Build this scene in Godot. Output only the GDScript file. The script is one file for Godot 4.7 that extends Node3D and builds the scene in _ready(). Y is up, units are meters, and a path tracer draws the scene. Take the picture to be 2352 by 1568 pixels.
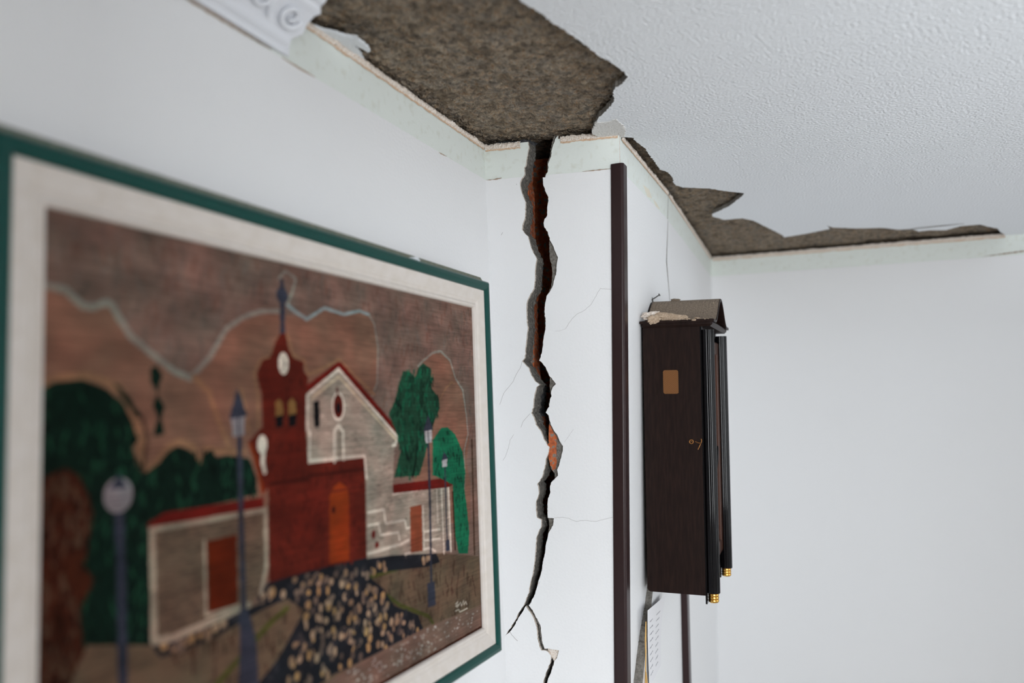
extends Node3D
# A cracked room corner: pilaster split by a wide crack, fallen ceiling plaster, a framed painting and a wall clock.
# Axes: +x out of the left wall, -z along it, y up, metres. Ceiling underside at CEIL.

const CEIL := 2.345
const BAND := 2.281   # lower edge of the bare strip where the cornice used to be
const RED := Color8(82, 28, 20)
const RED_DEEP := Color8(62, 23, 17)
const RED_LIGHT := Color8(94, 32, 23)
const ROOF := Color8(94, 24, 19)
const ORANGE := Color8(122, 46, 19)
const RUST := Color8(124, 62, 42)
const RUSSET := Color8(58, 28, 17)
const RUSSET_DEEP := Color8(42, 20, 12)
const BROWN := Color8(76, 54, 42)
const TAN := Color8(138, 101, 76)
const OCHRE := Color8(122, 88, 50)
const SKY_PAINT := Color8(110, 87, 77)
const HILL := Color8(116, 83, 68)
const RIDGE := Color8(134, 126, 116)
const RIDGE_BLUE := Color8(136, 146, 146)
const GREEN := Color8(30, 62, 45)
const GREEN_DARK := Color8(15, 31, 24)
const GREEN_DEEP := Color8(11, 21, 16)
const GREEN_BRIGHT := Color8(23, 92, 64)
const MOSS := Color8(74, 74, 36)
const GROUND := Color8(90, 73, 58)
const GROUND_DEEP := Color8(72, 57, 44)
const COBBLE := Color8(30, 30, 34)
const STREET := Color8(104, 81, 70)
const STUCCO := Color8(142, 126, 113)
const CREAM := Color8(208, 190, 174)
const CREAM_WARM := Color8(200, 176, 148)
const LANTERN := Color8(160, 152, 152)
const POST := Color8(50, 51, 62)
const STUCCO_DULL := Color8(90, 73, 60)
const CREAM_DULL := Color8(158, 140, 122)
const ORANGE_DULL := Color8(80, 27, 12)
const LANTERN_DULL := Color8(128, 120, 122)
const BLACK := Color8(18, 16, 18)
const CRACK_LEFT := [Vector2(-0.5413, 2.35), Vector2(-0.5397, 2.3379), Vector2(-0.5433, 2.3209), Vector2(-0.5451, 2.3059), Vector2(-0.5483, 2.2996), Vector2(-0.5479, 2.2866), Vector2(-0.5515, 2.2804), Vector2(-0.5569, 2.2732), Vector2(-0.5569, 2.2656), Vector2(-0.5537, 2.2502), Vector2(-0.5459, 2.2324), Vector2(-0.5466, 2.2216), Vector2(-0.547, 2.2001), Vector2(-0.5526, 2.1876), Vector2(-0.5531, 2.179), Vector2(-0.5493, 2.1734), Vector2(-0.5415, 2.1654), Vector2(-0.537, 2.1501), Vector2(-0.5326, 2.137), Vector2(-0.5238, 2.1216), Vector2(-0.5249, 2.1153), Vector2(-0.5267, 2.1005), Vector2(-0.5272, 2.0834), Vector2(-0.5294, 2.0644), Vector2(-0.5372, 2.0519), Vector2(-0.5427, 2.0415), Vector2(-0.5442, 2.0312), Vector2(-0.5442, 2.0106), Vector2(-0.5419, 1.9877), Vector2(-0.5447, 1.9673), Vector2(-0.5462, 1.9468), Vector2(-0.5479, 1.9332), Vector2(-0.5526, 1.9265), Vector2(-0.5491, 1.9219), Vector2(-0.5396, 1.9127), Vector2(-0.5348, 1.8991), Vector2(-0.5266, 1.8878), Vector2(-0.5184, 1.8811), Vector2(-0.5243, 1.8766), Vector2(-0.5278, 1.8653), Vector2(-0.5302, 1.854), Vector2(-0.5314, 1.8383), Vector2(-0.5349, 1.8281), Vector2(-0.5302, 1.8203), Vector2(-0.5256, 1.8069), Vector2(-0.5162, 1.7936), Vector2(-0.5104, 1.7803), Vector2(-0.5034, 1.7682), Vector2(-0.4999, 1.765), Vector2(-0.5011, 1.7538), Vector2(-0.5058, 1.7448), Vector2(-0.5082, 1.7292), Vector2(-0.5117, 1.7157), Vector2(-0.5152, 1.7067), Vector2(-0.5234, 1.6953), Vector2(-0.5211, 1.6887), Vector2(-0.5205, 1.678), Vector2(-0.5229, 1.6689), Vector2(-0.5264, 1.6619), Vector2(-0.5253, 1.6439), Vector2(-0.5241, 1.6327), Vector2(-0.5158, 1.6297), Vector2(-0.5154, 1.6174), Vector2(-0.5206, 1.6081), Vector2(-0.5254, 1.5966), Vector2(-0.5266, 1.5785), Vector2(-0.529, 1.5514), Vector2(-0.5326, 1.5264), Vector2(-0.5374, 1.5126), Vector2(-0.5398, 1.4945), Vector2(-0.5446, 1.4829), Vector2(-0.5493, 1.4713), Vector2(-0.5613, 1.4523), Vector2(-0.5661, 1.4407), Vector2(-0.5758, 1.4263), Vector2(-0.5867, 1.4095), Vector2(-0.5782, 1.4171), Vector2(-0.5686, 1.4292), Vector2(-0.5601, 1.4457), Vector2(-0.5517, 1.4576), Vector2(-0.5465, 1.4675), Vector2(-0.5374, 1.4578), Vector2(-0.5303, 1.4461), Vector2(-0.5245, 1.4289), Vector2(-0.5233, 1.4112), Vector2(-0.5198, 1.3983), Vector2(-0.5163, 1.3898), Vector2(-0.5088, 1.3905), Vector2(-0.5034, 1.3889), Vector2(-0.4976, 1.3824), Vector2(-0.4988, 1.3695), Vector2(-0.5046, 1.3557), Vector2(-0.5105, 1.3396), Vector2(-0.5141, 1.3238), Vector2(-0.5165, 1.3015)]
const CRACK_RIGHT := [Vector2(-0.4814, 2.3559), Vector2(-0.4869, 2.3479), Vector2(-0.4892, 2.3417), Vector2(-0.4936, 2.3292), Vector2(-0.4947, 2.3164), Vector2(-0.4991, 2.3082), Vector2(-0.5007, 2.3019), Vector2(-0.5014, 2.2869), Vector2(-0.5047, 2.2829), Vector2(-0.5058, 2.2766), Vector2(-0.5109, 2.277), Vector2(-0.5103, 2.2641), Vector2(-0.5059, 2.2508), Vector2(-0.5, 2.2375), Vector2(-0.5009, 2.2248), Vector2(-0.5022, 2.2185), Vector2(-0.5027, 2.2014), Vector2(-0.5071, 2.1964), Vector2(-0.5098, 2.1891), Vector2(-0.5082, 2.1804), Vector2(-0.5017, 2.1715), Vector2(-0.4973, 2.1564), Vector2(-0.4919, 2.1454), Vector2(-0.4865, 2.1324), Vector2(-0.4815, 2.1216), Vector2(-0.4833, 2.1111), Vector2(-0.4851, 2.0922), Vector2(-0.4888, 2.0797), Vector2(-0.491, 2.0692), Vector2(-0.4943, 2.063), Vector2(-0.4987, 2.0548), Vector2(-0.5042, 2.0486), Vector2(-0.5057, 2.0402), Vector2(-0.5075, 2.03), Vector2(-0.508, 2.0119), Vector2(-0.5059, 2.0073), Vector2(-0.5064, 1.9892), Vector2(-0.5107, 1.9667), Vector2(-0.5131, 1.9441), Vector2(-0.5188, 1.9273), Vector2(-0.5124, 1.9216), Vector2(-0.5066, 1.9148), Vector2(-0.4996, 1.899), Vector2(-0.4926, 1.8911), Vector2(-0.4862, 1.8828), Vector2(-0.4927, 1.8766), Vector2(-0.4962, 1.8654), Vector2(-0.4946, 1.8598), Vector2(-0.4979, 1.8542), Vector2(-0.4998, 1.8408), Vector2(-0.5063, 1.8295), Vector2(-0.501, 1.824), Vector2(-0.4998, 1.8184), Vector2(-0.4964, 1.8073), Vector2(-0.4894, 1.7941), Vector2(-0.4825, 1.7853), Vector2(-0.4791, 1.7766), Vector2(-0.4734, 1.7678), Vector2(-0.4734, 1.759), Vector2(-0.4769, 1.7456), Vector2(-0.4804, 1.7323), Vector2(-0.4839, 1.7233), Vector2(-0.4828, 1.7123), Vector2(-0.4885, 1.7066), Vector2(-0.4966, 1.6986), Vector2(-0.4983, 1.6897), Vector2(-0.4972, 1.6813), Vector2(-0.502, 1.6698), Vector2(-0.5034, 1.6562), Vector2(-0.5028, 1.6338), Vector2(-0.491, 1.6333), Vector2(-0.4922, 1.6231), Vector2(-0.497, 1.6117), Vector2(-0.5017, 1.6069), Vector2(-0.5029, 1.5957), Vector2(-0.5069, 1.582), Vector2(-0.5084, 1.5685), Vector2(-0.5117, 1.5548), Vector2(-0.5148, 1.5367), Vector2(-0.5172, 1.5254), Vector2(-0.5219, 1.5138), Vector2(-0.5243, 1.5025), Vector2(-0.5291, 1.4887), Vector2(-0.5374, 1.4734), Vector2(-0.5398, 1.4699), Vector2(-0.5327, 1.4616), Vector2(-0.5256, 1.4488), Vector2(-0.5174, 1.4362), Vector2(-0.5158, 1.4208), Vector2(-0.5139, 1.4055), Vector2(-0.5097, 1.3938), Vector2(-0.5034, 1.3944), Vector2(-0.4818, 1.3933), Vector2(-0.4848, 1.382), Vector2(-0.4906, 1.3726), Vector2(-0.4953, 1.3589), Vector2(-0.4977, 1.3499), Vector2(-0.5024, 1.3405), Vector2(-0.5059, 1.3247), Vector2(-0.5165, 1.3015)]
const CRACK_RIGHT_RENDER := [Vector2(-0.4889, 2.3584), Vector2(-0.4938, 2.3481), Vector2(-0.4974, 2.329), Vector2(-0.4987, 2.3184), Vector2(-0.5027, 2.3097), Vector2(-0.5041, 2.3037), Vector2(-0.5041, 2.2886), Vector2(-0.5074, 2.2846), Vector2(-0.509, 2.2772), Vector2(-0.513, 2.2765), Vector2(-0.5123, 2.2656), Vector2(-0.5079, 2.2524), Vector2(-0.5025, 2.239), Vector2(-0.5034, 2.2262), Vector2(-0.5047, 2.2199), Vector2(-0.5052, 2.2028), Vector2(-0.5096, 2.1977), Vector2(-0.5123, 2.1904), Vector2(-0.5108, 2.1817), Vector2(-0.5044, 2.1727), Vector2(-0.5, 2.1575), Vector2(-0.5005, 2.1405), Vector2(-0.4995, 2.1213), Vector2(-0.4962, 2.1105), Vector2(-0.4945, 2.0934), Vector2(-0.4952, 2.0786), Vector2(-0.4972, 2.0681), Vector2(-0.5012, 2.0555), Vector2(-0.5067, 2.0493), Vector2(-0.5082, 2.0409), Vector2(-0.51, 2.0306), Vector2(-0.5105, 2.0124), Vector2(-0.5089, 2.0078), Vector2(-0.5089, 1.9897), Vector2(-0.5132, 1.967), Vector2(-0.5156, 1.9444), Vector2(-0.5211, 1.9275), Vector2(-0.515, 1.9217), Vector2(-0.5091, 1.9149), Vector2(-0.5021, 1.8991), Vector2(-0.4998, 1.8941), Vector2(-0.4998, 1.8788), Vector2(-0.4994, 1.8653), Vector2(-0.498, 1.8597), Vector2(-0.5004, 1.8541), Vector2(-0.5023, 1.8406), Vector2(-0.5086, 1.8293), Vector2(-0.5035, 1.8238), Vector2(-0.5023, 1.8182), Vector2(-0.5005, 1.807), Vector2(-0.5015, 1.7846), Vector2(-0.501, 1.769), Vector2(-0.5006, 1.7422), Vector2(-0.4984, 1.7234), Vector2(-0.4924, 1.718), Vector2(-0.491, 1.707), Vector2(-0.4991, 1.6978), Vector2(-0.5008, 1.6889), Vector2(-0.4997, 1.6804), Vector2(-0.5045, 1.6689), Vector2(-0.506, 1.6553), Vector2(-0.5053, 1.6328), Vector2(-0.5027, 1.6295), Vector2(-0.5018, 1.6217), Vector2(-0.5025, 1.6104), Vector2(-0.5042, 1.6058), Vector2(-0.5054, 1.5945), Vector2(-0.5095, 1.5807), Vector2(-0.5109, 1.5672), Vector2(-0.5143, 1.5535), Vector2(-0.5174, 1.5353), Vector2(-0.5198, 1.5239), Vector2(-0.5245, 1.5123), Vector2(-0.5269, 1.5009), Vector2(-0.5317, 1.487), Vector2(-0.5396, 1.4725), Vector2(-0.5415, 1.4682), Vector2(-0.5361, 1.4597), Vector2(-0.5301, 1.4468), Vector2(-0.5235, 1.434), Vector2(-0.5216, 1.4186), Vector2(-0.5184, 1.4033), Vector2(-0.5127, 1.3906), Vector2(-0.5066, 1.3908), Vector2(-0.5008, 1.3807), Vector2(-0.4949, 1.3769), Vector2(-0.4938, 1.3693), Vector2(-0.4983, 1.3567), Vector2(-0.5006, 1.3476), Vector2(-0.5053, 1.3382), Vector2(-0.5089, 1.3224), Vector2(-0.5186, 1.3014)]
const BRICK_EDGE_1 := [Vector2(-0.5567, 2.3207), Vector2(-0.5575, 2.2806), Vector2(-0.5545, 2.2492), Vector2(-0.5541, 2.207), Vector2(-0.5528, 2.1738), Vector2(-0.5478, 2.1492), Vector2(-0.5382, 2.1256)]
const BRICK_EDGE_2 := [Vector2(-0.5397, 2.0775), Vector2(-0.5433, 2.0634), Vector2(-0.5474, 2.0526), Vector2(-0.5486, 2.0378), Vector2(-0.5481, 2.0025), Vector2(-0.5462, 1.9791), Vector2(-0.545, 1.9603), Vector2(-0.5438, 1.9393), Vector2(-0.5446, 1.9207), Vector2(-0.5434, 1.9043), Vector2(-0.5386, 1.8904), Vector2(-0.5342, 1.8806)]
const BRICK_EDGE_3 := [Vector2(-0.5319, 1.8198), Vector2(-0.5283, 1.8049), Vector2(-0.5224, 1.7865), Vector2(-0.5164, 1.7706), Vector2(-0.5148, 1.7615), Vector2(-0.5153, 1.7386), Vector2(-0.5213, 1.7201)]
const MORTAR_EDGE_1 := [Vector2(-0.5536, 2.369), Vector2(-0.5548, 2.3512), Vector2(-0.5578, 2.3359), Vector2(-0.5578, 2.318)]
const MORTAR_EDGE_2 := [Vector2(-0.5391, 2.1254), Vector2(-0.5412, 2.1069), Vector2(-0.5414, 2.0893), Vector2(-0.539, 2.0761)]
const MORTAR_EDGE_3 := [Vector2(-0.533, 1.8806), Vector2(-0.5318, 1.8741), Vector2(-0.5331, 1.8556), Vector2(-0.5389, 1.8348), Vector2(-0.5307, 1.8192)]
const RIGHT_BRICK := [Vector2(-0.5012, 1.8071), Vector2(-0.4942, 1.796), Vector2(-0.4873, 1.7828), Vector2(-0.4869, 1.7628), Vector2(-0.4875, 1.7406), Vector2(-0.4887, 1.725), Vector2(-0.4956, 1.7215), Vector2(-0.5025, 1.7401), Vector2(-0.5024, 1.7847)]
const BROKEN_FLAKE := [Vector2(-0.5044, 1.3934), Vector2(-0.4827, 1.3923), Vector2(-0.4858, 1.381), Vector2(-0.4916, 1.3716), Vector2(-0.4986, 1.3814)]
const HAIRLINE_1 := [Vector2(-0.5526, 1.9265), Vector2(-0.5562, 1.9129), Vector2(-0.5646, 1.9015), Vector2(-0.5706, 1.8879), Vector2(-0.5802, 1.8765), Vector2(-0.5899, 1.8651), Vector2(-0.5976, 1.8434)]
const HAIRLINE_2 := [Vector2(-0.5368, 1.827), Vector2(-0.5456, 1.8178), Vector2(-0.5515, 1.811), Vector2(-0.5551, 1.8008)]
const HAIRLINE_3 := [Vector2(-0.5694, 1.787), Vector2(-0.5766, 1.7767), Vector2(-0.5802, 1.7608), Vector2(-0.5862, 1.7448), Vector2(-0.591, 1.7379)]
const HAIRLINE_4 := [Vector2(-0.4673, 1.9861), Vector2(-0.4553, 2.0037), Vector2(-0.4461, 2.0124), Vector2(-0.4323, 2.0187), Vector2(-0.4186, 2.0294), Vector2(-0.4004, 2.0594), Vector2(-0.3796, 2.057)]
const HAIRLINE_5 := [Vector2(-0.4877, 1.982), Vector2(-0.4761, 1.9829), Vector2(-0.4673, 1.9861)]
const HAIRLINE_6 := [Vector2(-0.4899, 1.6345), Vector2(-0.4735, 1.6364), Vector2(-0.4619, 1.6348), Vector2(-0.4492, 1.6299), Vector2(-0.432, 1.633), Vector2(-0.4138, 1.6318), Vector2(-0.3979, 1.6359), Vector2(-0.3799, 1.6413)]
const HAIRLINE_7 := [Vector2(-0.577, 1.4176), Vector2(-0.5734, 1.4119), Vector2(-0.5674, 1.4069), Vector2(-0.5618, 1.4025)]
const HAIRLINE_8 := [Vector2(-0.4699, 1.7745), Vector2(-0.4607, 1.788), Vector2(-0.4527, 1.7992)]
const HAIRLINE_9 := [Vector2(-0.5208, 1.5106), Vector2(-0.5184, 1.5152)]
const HAIRLINE_10 := [Vector2(-0.5951, 2.1707), Vector2(-0.5917, 2.1759)]
const HAIRLINE_11 := [Vector2(-0.5638, 2.2688), Vector2(-0.5636, 2.2666)]
const HOLE_EDGE := [Vector2(-0.3424, -0.8267), Vector2(-0.3447, -0.8929), Vector2(-0.343, -0.9069), Vector2(-0.3339, -0.9295), Vector2(-0.3308, -0.9432), Vector2(-0.3289, -0.9658), Vector2(-0.3215, -0.9878), Vector2(-0.3145, -1.0182), Vector2(-0.3072, -1.0501), Vector2(-0.3051, -1.0726), Vector2(-0.301, -1.0921), Vector2(-0.2928, -1.1138), Vector2(-0.2835, -1.151), Vector2(-0.2816, -1.182), Vector2(-0.2975, -1.2074), Vector2(-0.3094, -1.2163), Vector2(-0.3175, -1.2327), Vector2(-0.3253, -1.2705), Vector2(-0.3381, -1.2961), Vector2(-0.3553, -1.3214), Vector2(-0.376, -1.3501), Vector2(-0.386, -1.3777), Vector2(-0.3966, -1.3954), Vector2(-0.4027, -1.4192)]
const FAR_HOLE_EDGE := [Vector2(-0.3605, -1.4703), Vector2(-0.3432, -1.484), Vector2(-0.3446, -1.5113), Vector2(-0.3411, -1.5269), Vector2(-0.3374, -1.5652), Vector2(-0.34, -1.6105), Vector2(-0.3399, -1.6763), Vector2(-0.3416, -1.7283), Vector2(-0.3317, -1.7459), Vector2(-0.3295, -1.7699), Vector2(-0.3298, -1.808), Vector2(-0.331, -1.8272), Vector2(-0.3358, -1.8404), Vector2(-0.3353, -1.8765), Vector2(-0.3232, -1.9025), Vector2(-0.2948, -1.9192), Vector2(-0.2662, -1.9359), Vector2(-0.2378, -1.9746), Vector2(-0.1942, -2.0143), Vector2(-0.2016, -2.04), Vector2(-0.2459, -2.1454), Vector2(-0.2756, -2.1937), Vector2(-0.3023, -2.232), Vector2(-0.3044, -2.2674), Vector2(-0.2807, -2.3218), Vector2(-0.2302, -2.3192), Vector2(-0.2051, -2.3631), Vector2(-0.1803, -2.4669), Vector2(-0.1591, -2.5558), Vector2(-0.1423, -2.6263), Vector2(-0.1393, -2.6672), Vector2(-0.0756, -2.6312), Vector2(-0.0045, -2.5724), Vector2(-0.0124, -2.5143), Vector2(0.0023, -2.5532), Vector2(0.0671, -2.5949), Vector2(0.1398, -2.6138), Vector2(0.185, -2.6618), Vector2(0.221, -2.6661), Vector2(0.2447, -2.7164), Vector2(0.2732, -2.7071), Vector2(0.317, -2.7245), Vector2(0.3514, -2.6686), Vector2(0.4, -2.663), Vector2(0.4251, -2.7076), Vector2(0.4566, -2.7497), Vector2(0.4792, -2.8305), Vector2(0.494, -2.8619)]
const RETURN_CRACK := [Vector2(-1.9623, 2.345), Vector2(-1.9178, 2.1748), Vector2(-1.9589, 2.0852), Vector2(-1.86, 1.85), Vector2(-1.74, 1.6), Vector2(-1.6693, 1.475), Vector2(-1.6419, 1.4379), Vector2(-1.5952, 1.3992), Vector2(-1.5663, 1.3661), Vector2(-1.5343, 1.321), Vector2(-1.51, 1.2), Vector2(-1.505, 0)]

var M := {}
var rng := RandomNumberGenerator.new()
var img: Image


class Geo:
	var v := PackedVector3Array()
	var n := PackedVector3Array()
	var uv := PackedVector2Array()
	func tri(a: Vector3, b: Vector3, c: Vector3, want: Vector3) -> void:
		var f := (a - c).cross(a - b)
		if f.length_squared() < 1e-20:
			return
		f = f.normalized()
		if f.dot(want) < 0.0:
			f = -f
			var s := b
			b = c
			c = s
		v.append_array([a, b, c])
		n.append_array([f, f, f])
		uv.append_array([Vector2(a.x, a.y), Vector2(b.x, b.y), Vector2(c.x, c.y)])
	func quad(a: Vector3, b: Vector3, c: Vector3, d: Vector3, want: Vector3) -> void:
		tri(a, b, c, want)
		tri(a, c, d, want)
	func curved(a: Vector3, b: Vector3, c: Vector3, na: Vector3, nb: Vector3, nc: Vector3) -> void:
		var f := (a - c).cross(a - b)
		if f.length_squared() < 1e-20:
			return
		if f.dot(na + nb + nc) < 0.0:
			v.append_array([a, c, b])
			n.append_array([na, nc, nb])
			uv.append_array([Vector2(a.x, a.y), Vector2(c.x, c.y), Vector2(b.x, b.y)])
		else:
			v.append_array([a, b, c])
			n.append_array([na, nb, nc])
			uv.append_array([Vector2(a.x, a.y), Vector2(b.x, b.y), Vector2(c.x, c.y)])
	func box(lo: Vector3, hi: Vector3) -> void:
		for k in 3:
			for s in [0, 1]:
				var want := Vector3.ZERO
				want[k] = 1.0 if s else -1.0
				var p := []
				for q in [[0, 0], [1, 0], [1, 1], [0, 1]]:
					var c := Vector3.ZERO
					c[k] = hi[k] if s else lo[k]
					c[(k + 1) % 3] = hi[(k + 1) % 3] if q[0] else lo[(k + 1) % 3]
					c[(k + 2) % 3] = hi[(k + 2) % 3] if q[1] else lo[(k + 2) % 3]
					p.append(c)
				quad(p[0], p[1], p[2], p[3], want)
	func bevelled(lo: Vector3, hi: Vector3, b: float) -> void:
		# a box with chamfered edges
		var mid := (lo + hi) / 2.0
		var c := func(sx, sy, sz, axis):
			var p := Vector3(hi.x if sx > 0 else lo.x, hi.y if sy > 0 else lo.y, hi.z if sz > 0 else lo.z)
			for k in 3:
				if k != axis:
					p[k] -= [sx, sy, sz][k] * b
			return p
		for k in 3:
			for s in [-1, 1]:
				var p := []
				for q in [[-1, -1], [1, -1], [1, 1], [-1, 1]]:
					var g := [0, 0, 0]
					g[k] = s
					g[(k + 1) % 3] = q[0]
					g[(k + 2) % 3] = q[1]
					p.append(c.call(g[0], g[1], g[2], k))
				var want := Vector3.ZERO
				want[k] = s
				quad(p[0], p[1], p[2], p[3], want)
			for s in [-1, 1]:
				for t in [-1, 1]:
					var a := [0, 0, 0]
					a[(k + 1) % 3] = s
					a[(k + 2) % 3] = t
					a[k] = -1
					var e := a.duplicate()
					e[k] = 1
					var want := Vector3(a[0], a[1], a[2])
					want[k] = 0.0
					quad(c.call(a[0], a[1], a[2], (k + 1) % 3), c.call(e[0], e[1], e[2], (k + 1) % 3), c.call(e[0], e[1], e[2], (k + 2) % 3), c.call(a[0], a[1], a[2], (k + 2) % 3), want)
		for sx in [-1, 1]:
			for sy in [-1, 1]:
				for sz in [-1, 1]:
					tri(c.call(sx, sy, sz, 0), c.call(sx, sy, sz, 1), c.call(sx, sy, sz, 2), Vector3(sx, sy, sz))
		mid = mid
	func lathe(at: Vector3, profile: Array, around := 24) -> void:
		# profile of (radius, height), turned round the y axis
		for i in profile.size() - 1:
			var p: Vector2 = profile[i]
			var q: Vector2 = profile[i + 1]
			var t := Vector2(q.y - p.y, p.x - q.x).normalized()
			for j in around:
				var a := TAU * j / around
				var b := TAU * (j + 1) / around
				var da := Vector3(cos(a), 0, sin(a))
				var db := Vector3(cos(b), 0, sin(b))
				var na := da * t.x + Vector3.UP * t.y
				var nb := db * t.x + Vector3.UP * t.y
				var p0 := at + da * p.x + Vector3.UP * p.y
				var p1 := at + db * p.x + Vector3.UP * p.y
				var q0 := at + da * q.x + Vector3.UP * q.y
				var q1 := at + db * q.x + Vector3.UP * q.y
				curved(p0, p1, q1, na, nb, nb)
				curved(p0, q1, q0, na, nb, na)
	func tube(pts: Array, radii: Array, around := 10) -> void:
		var rings := []
		var normals := []
		var side := Vector3.ZERO
		for i in pts.size():
			var t: Vector3 = (pts[mini(i + 1, pts.size() - 1)] - pts[maxi(i - 1, 0)]).normalized()
			if side == Vector3.ZERO:
				side = t.cross(Vector3.UP if absf(t.y) < 0.9 else Vector3.RIGHT).normalized()
			side = (side - t * side.dot(t)).normalized()
			var up := t.cross(side)
			var ring := []
			var nn := []
			for j in around:
				var d := side * cos(TAU * j / around) + up * sin(TAU * j / around)
				nn.append(d)
				ring.append(pts[i] + d * radii[i])
			rings.append(ring)
			normals.append(nn)
		for i in pts.size() - 1:
			for j in around:
				var k := (j + 1) % around
				curved(rings[i][j], rings[i][k], rings[i + 1][k], normals[i][j], normals[i][k], normals[i + 1][k])
				curved(rings[i][j], rings[i + 1][k], rings[i + 1][j], normals[i][j], normals[i + 1][k], normals[i + 1][j])
		for e in [0, pts.size() - 1]:
			var want: Vector3 = pts[0] - pts[1] if e == 0 else pts[e] - pts[e - 1]
			for j in around:
				tri(pts[e], rings[e][j], rings[e][(j + 1) % around], want)


func _ready() -> void:
	rng.seed = 7
	# ---- camera
	var cam := Camera3D.new()
	cam.name = "camera"
	add_child(cam)
	cam.transform = Transform3D(Basis(Vector3(0.929280, 0.000000, -0.369376), Vector3(0.019985, 0.998535, 0.050279), Vector3(0.368834, -0.054105, 0.927919)), Vector3(0, 1.88, 0))
	var lens := CameraAttributesPhysical.new()
	lens.frustum_focal_length = 28.0
	lens.frustum_focus_distance = 1.56
	lens.exposure_aperture = 1.9
	cam.attributes = lens
	cam.fov = 45.6233
	cam.near = 0.05
	cam.far = 100.0
	cam.current = true
	# ---- sky, daylight, exposure
	var world := WorldEnvironment.new()
	world.name = "world"
	var env := Environment.new()
	env.background_mode = Environment.BG_SKY
	var sky_look := ProceduralSkyMaterial.new()
	sky_look.sky_top_color = Color(0.72, 0.80, 0.90)
	sky_look.sky_horizon_color = Color(0.88, 0.91, 0.95)
	sky_look.ground_horizon_color = Color(0.62, 0.62, 0.60)
	sky_look.ground_bottom_color = Color(0.45, 0.44, 0.42)
	env.sky = Sky.new()
	env.sky.sky_material = sky_look
	env.tonemap_mode = Environment.TONE_MAPPER_LINEAR
	env.tonemap_exposure = 0.31
	env.sdfgi_enabled = true
	env.ssao_enabled = true
	env.ssil_enabled = true
	world.environment = env
	add_child(world)
	# daylight enters by the window behind the photographer and an added side light lifts the left wall
	daylight("back_window_daylight", Vector3(0.75, 1.70, 1.07), Vector3(0, 0, -1), Vector2(1.42, 1.02), 26.0)
	daylight("added_side_light", Vector3(2.27, 1.65, -1.75), Vector3(-1, 0, 0), Vector2(1.02, 1.02), 3.5)
	make_materials()
	room()
	ceiling()
	pilaster()
	corner_trims()
	cornice()
	picture()
	clock()
	paper_notice()
	debris()


func daylight(called: String, at: Vector3, facing: Vector3, size: Vector2, energy: float) -> void:
	var l := AreaLight3D.new()
	l.name = called
	l.area_size = size
	l.light_color = Color(0.965, 0.985, 1.0)
	l.light_energy = energy
	l.area_range = 14.0
	l.area_attenuation = 2.0
	l.shadow_enabled = true
	add_child(l)
	l.look_at_from_position(at, at + facing, Vector3.UP)


# ---------------------------------------------------------------- helpers
func commit(geos: Array) -> ArrayMesh:
	var mesh := ArrayMesh.new()
	for g in geos:
		var geo: Geo = g[0]
		if geo.v.is_empty():
			continue
		var a := []
		a.resize(Mesh.ARRAY_MAX)
		a[Mesh.ARRAY_VERTEX] = geo.v
		a[Mesh.ARRAY_NORMAL] = geo.n
		a[Mesh.ARRAY_TEX_UV] = geo.uv
		mesh.add_surface_from_arrays(Mesh.PRIMITIVE_TRIANGLES, a)
		mesh.surface_set_material(mesh.get_surface_count() - 1, g[1])
	return mesh


func part(called: String, geos: Array, parent: Node, label := "") -> MeshInstance3D:
	var o := MeshInstance3D.new()
	o.name = called
	o.mesh = commit(geos)
	parent.add_child(o, true)
	if label:
		o.set_meta("label", label)
	return o


func thing(called: String, label: String, category: String, kind := "", group := "") -> Node3D:
	var o := Node3D.new()
	o.name = called
	add_child(o, true)
	tag(o, label, category, kind, group)
	return o


func tag(o: Node3D, label: String, category: String, kind := "", group := "") -> void:
	o.set_meta("label", label)
	o.set_meta("category", category)
	if kind:
		o.set_meta("kind", kind)
	if group:
		o.set_meta("group", group)


func noise(frequency: float, octaves := 3, seeded := 1) -> FastNoiseLite:
	var f := FastNoiseLite.new()
	f.seed = seeded
	f.noise_type = FastNoiseLite.TYPE_SIMPLEX_SMOOTH
	f.frequency = frequency
	f.fractal_octaves = octaves
	return f


func noise_map(frequency: float, octaves := 4, seeded := 1, stops := [], size := 512) -> NoiseTexture2D:
	var t := NoiseTexture2D.new()
	t.width = size
	t.height = size
	t.seamless = true
	t.generate_mipmaps = false
	t.noise = noise(frequency, octaves, seeded)
	if stops:
		var g := Gradient.new()
		g.offsets = PackedFloat32Array(stops.map(func(s): return s[0]))
		g.colors = PackedColorArray(stops.map(func(s): return s[1]))
		t.color_ramp = g
	return t


func matter(called: String, color: Color, rough := 0.8, tex: Texture2D = null, bump: Texture2D = null, bump_cm := 0.0, per_metre := 3.0) -> StandardMaterial3D:
	var m := StandardMaterial3D.new()
	m.resource_name = called
	m.albedo_color = color
	m.roughness = rough
	m.uv1_triplanar = true
	m.uv1_world_triplanar = true
	m.uv1_scale = Vector3.ONE * per_metre
	if tex:
		m.albedo_texture = tex
	if bump:
		m.heightmap_enabled = true
		m.heightmap_texture = bump
		m.heightmap_scale = bump_cm
	M[called] = m
	return m


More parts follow.
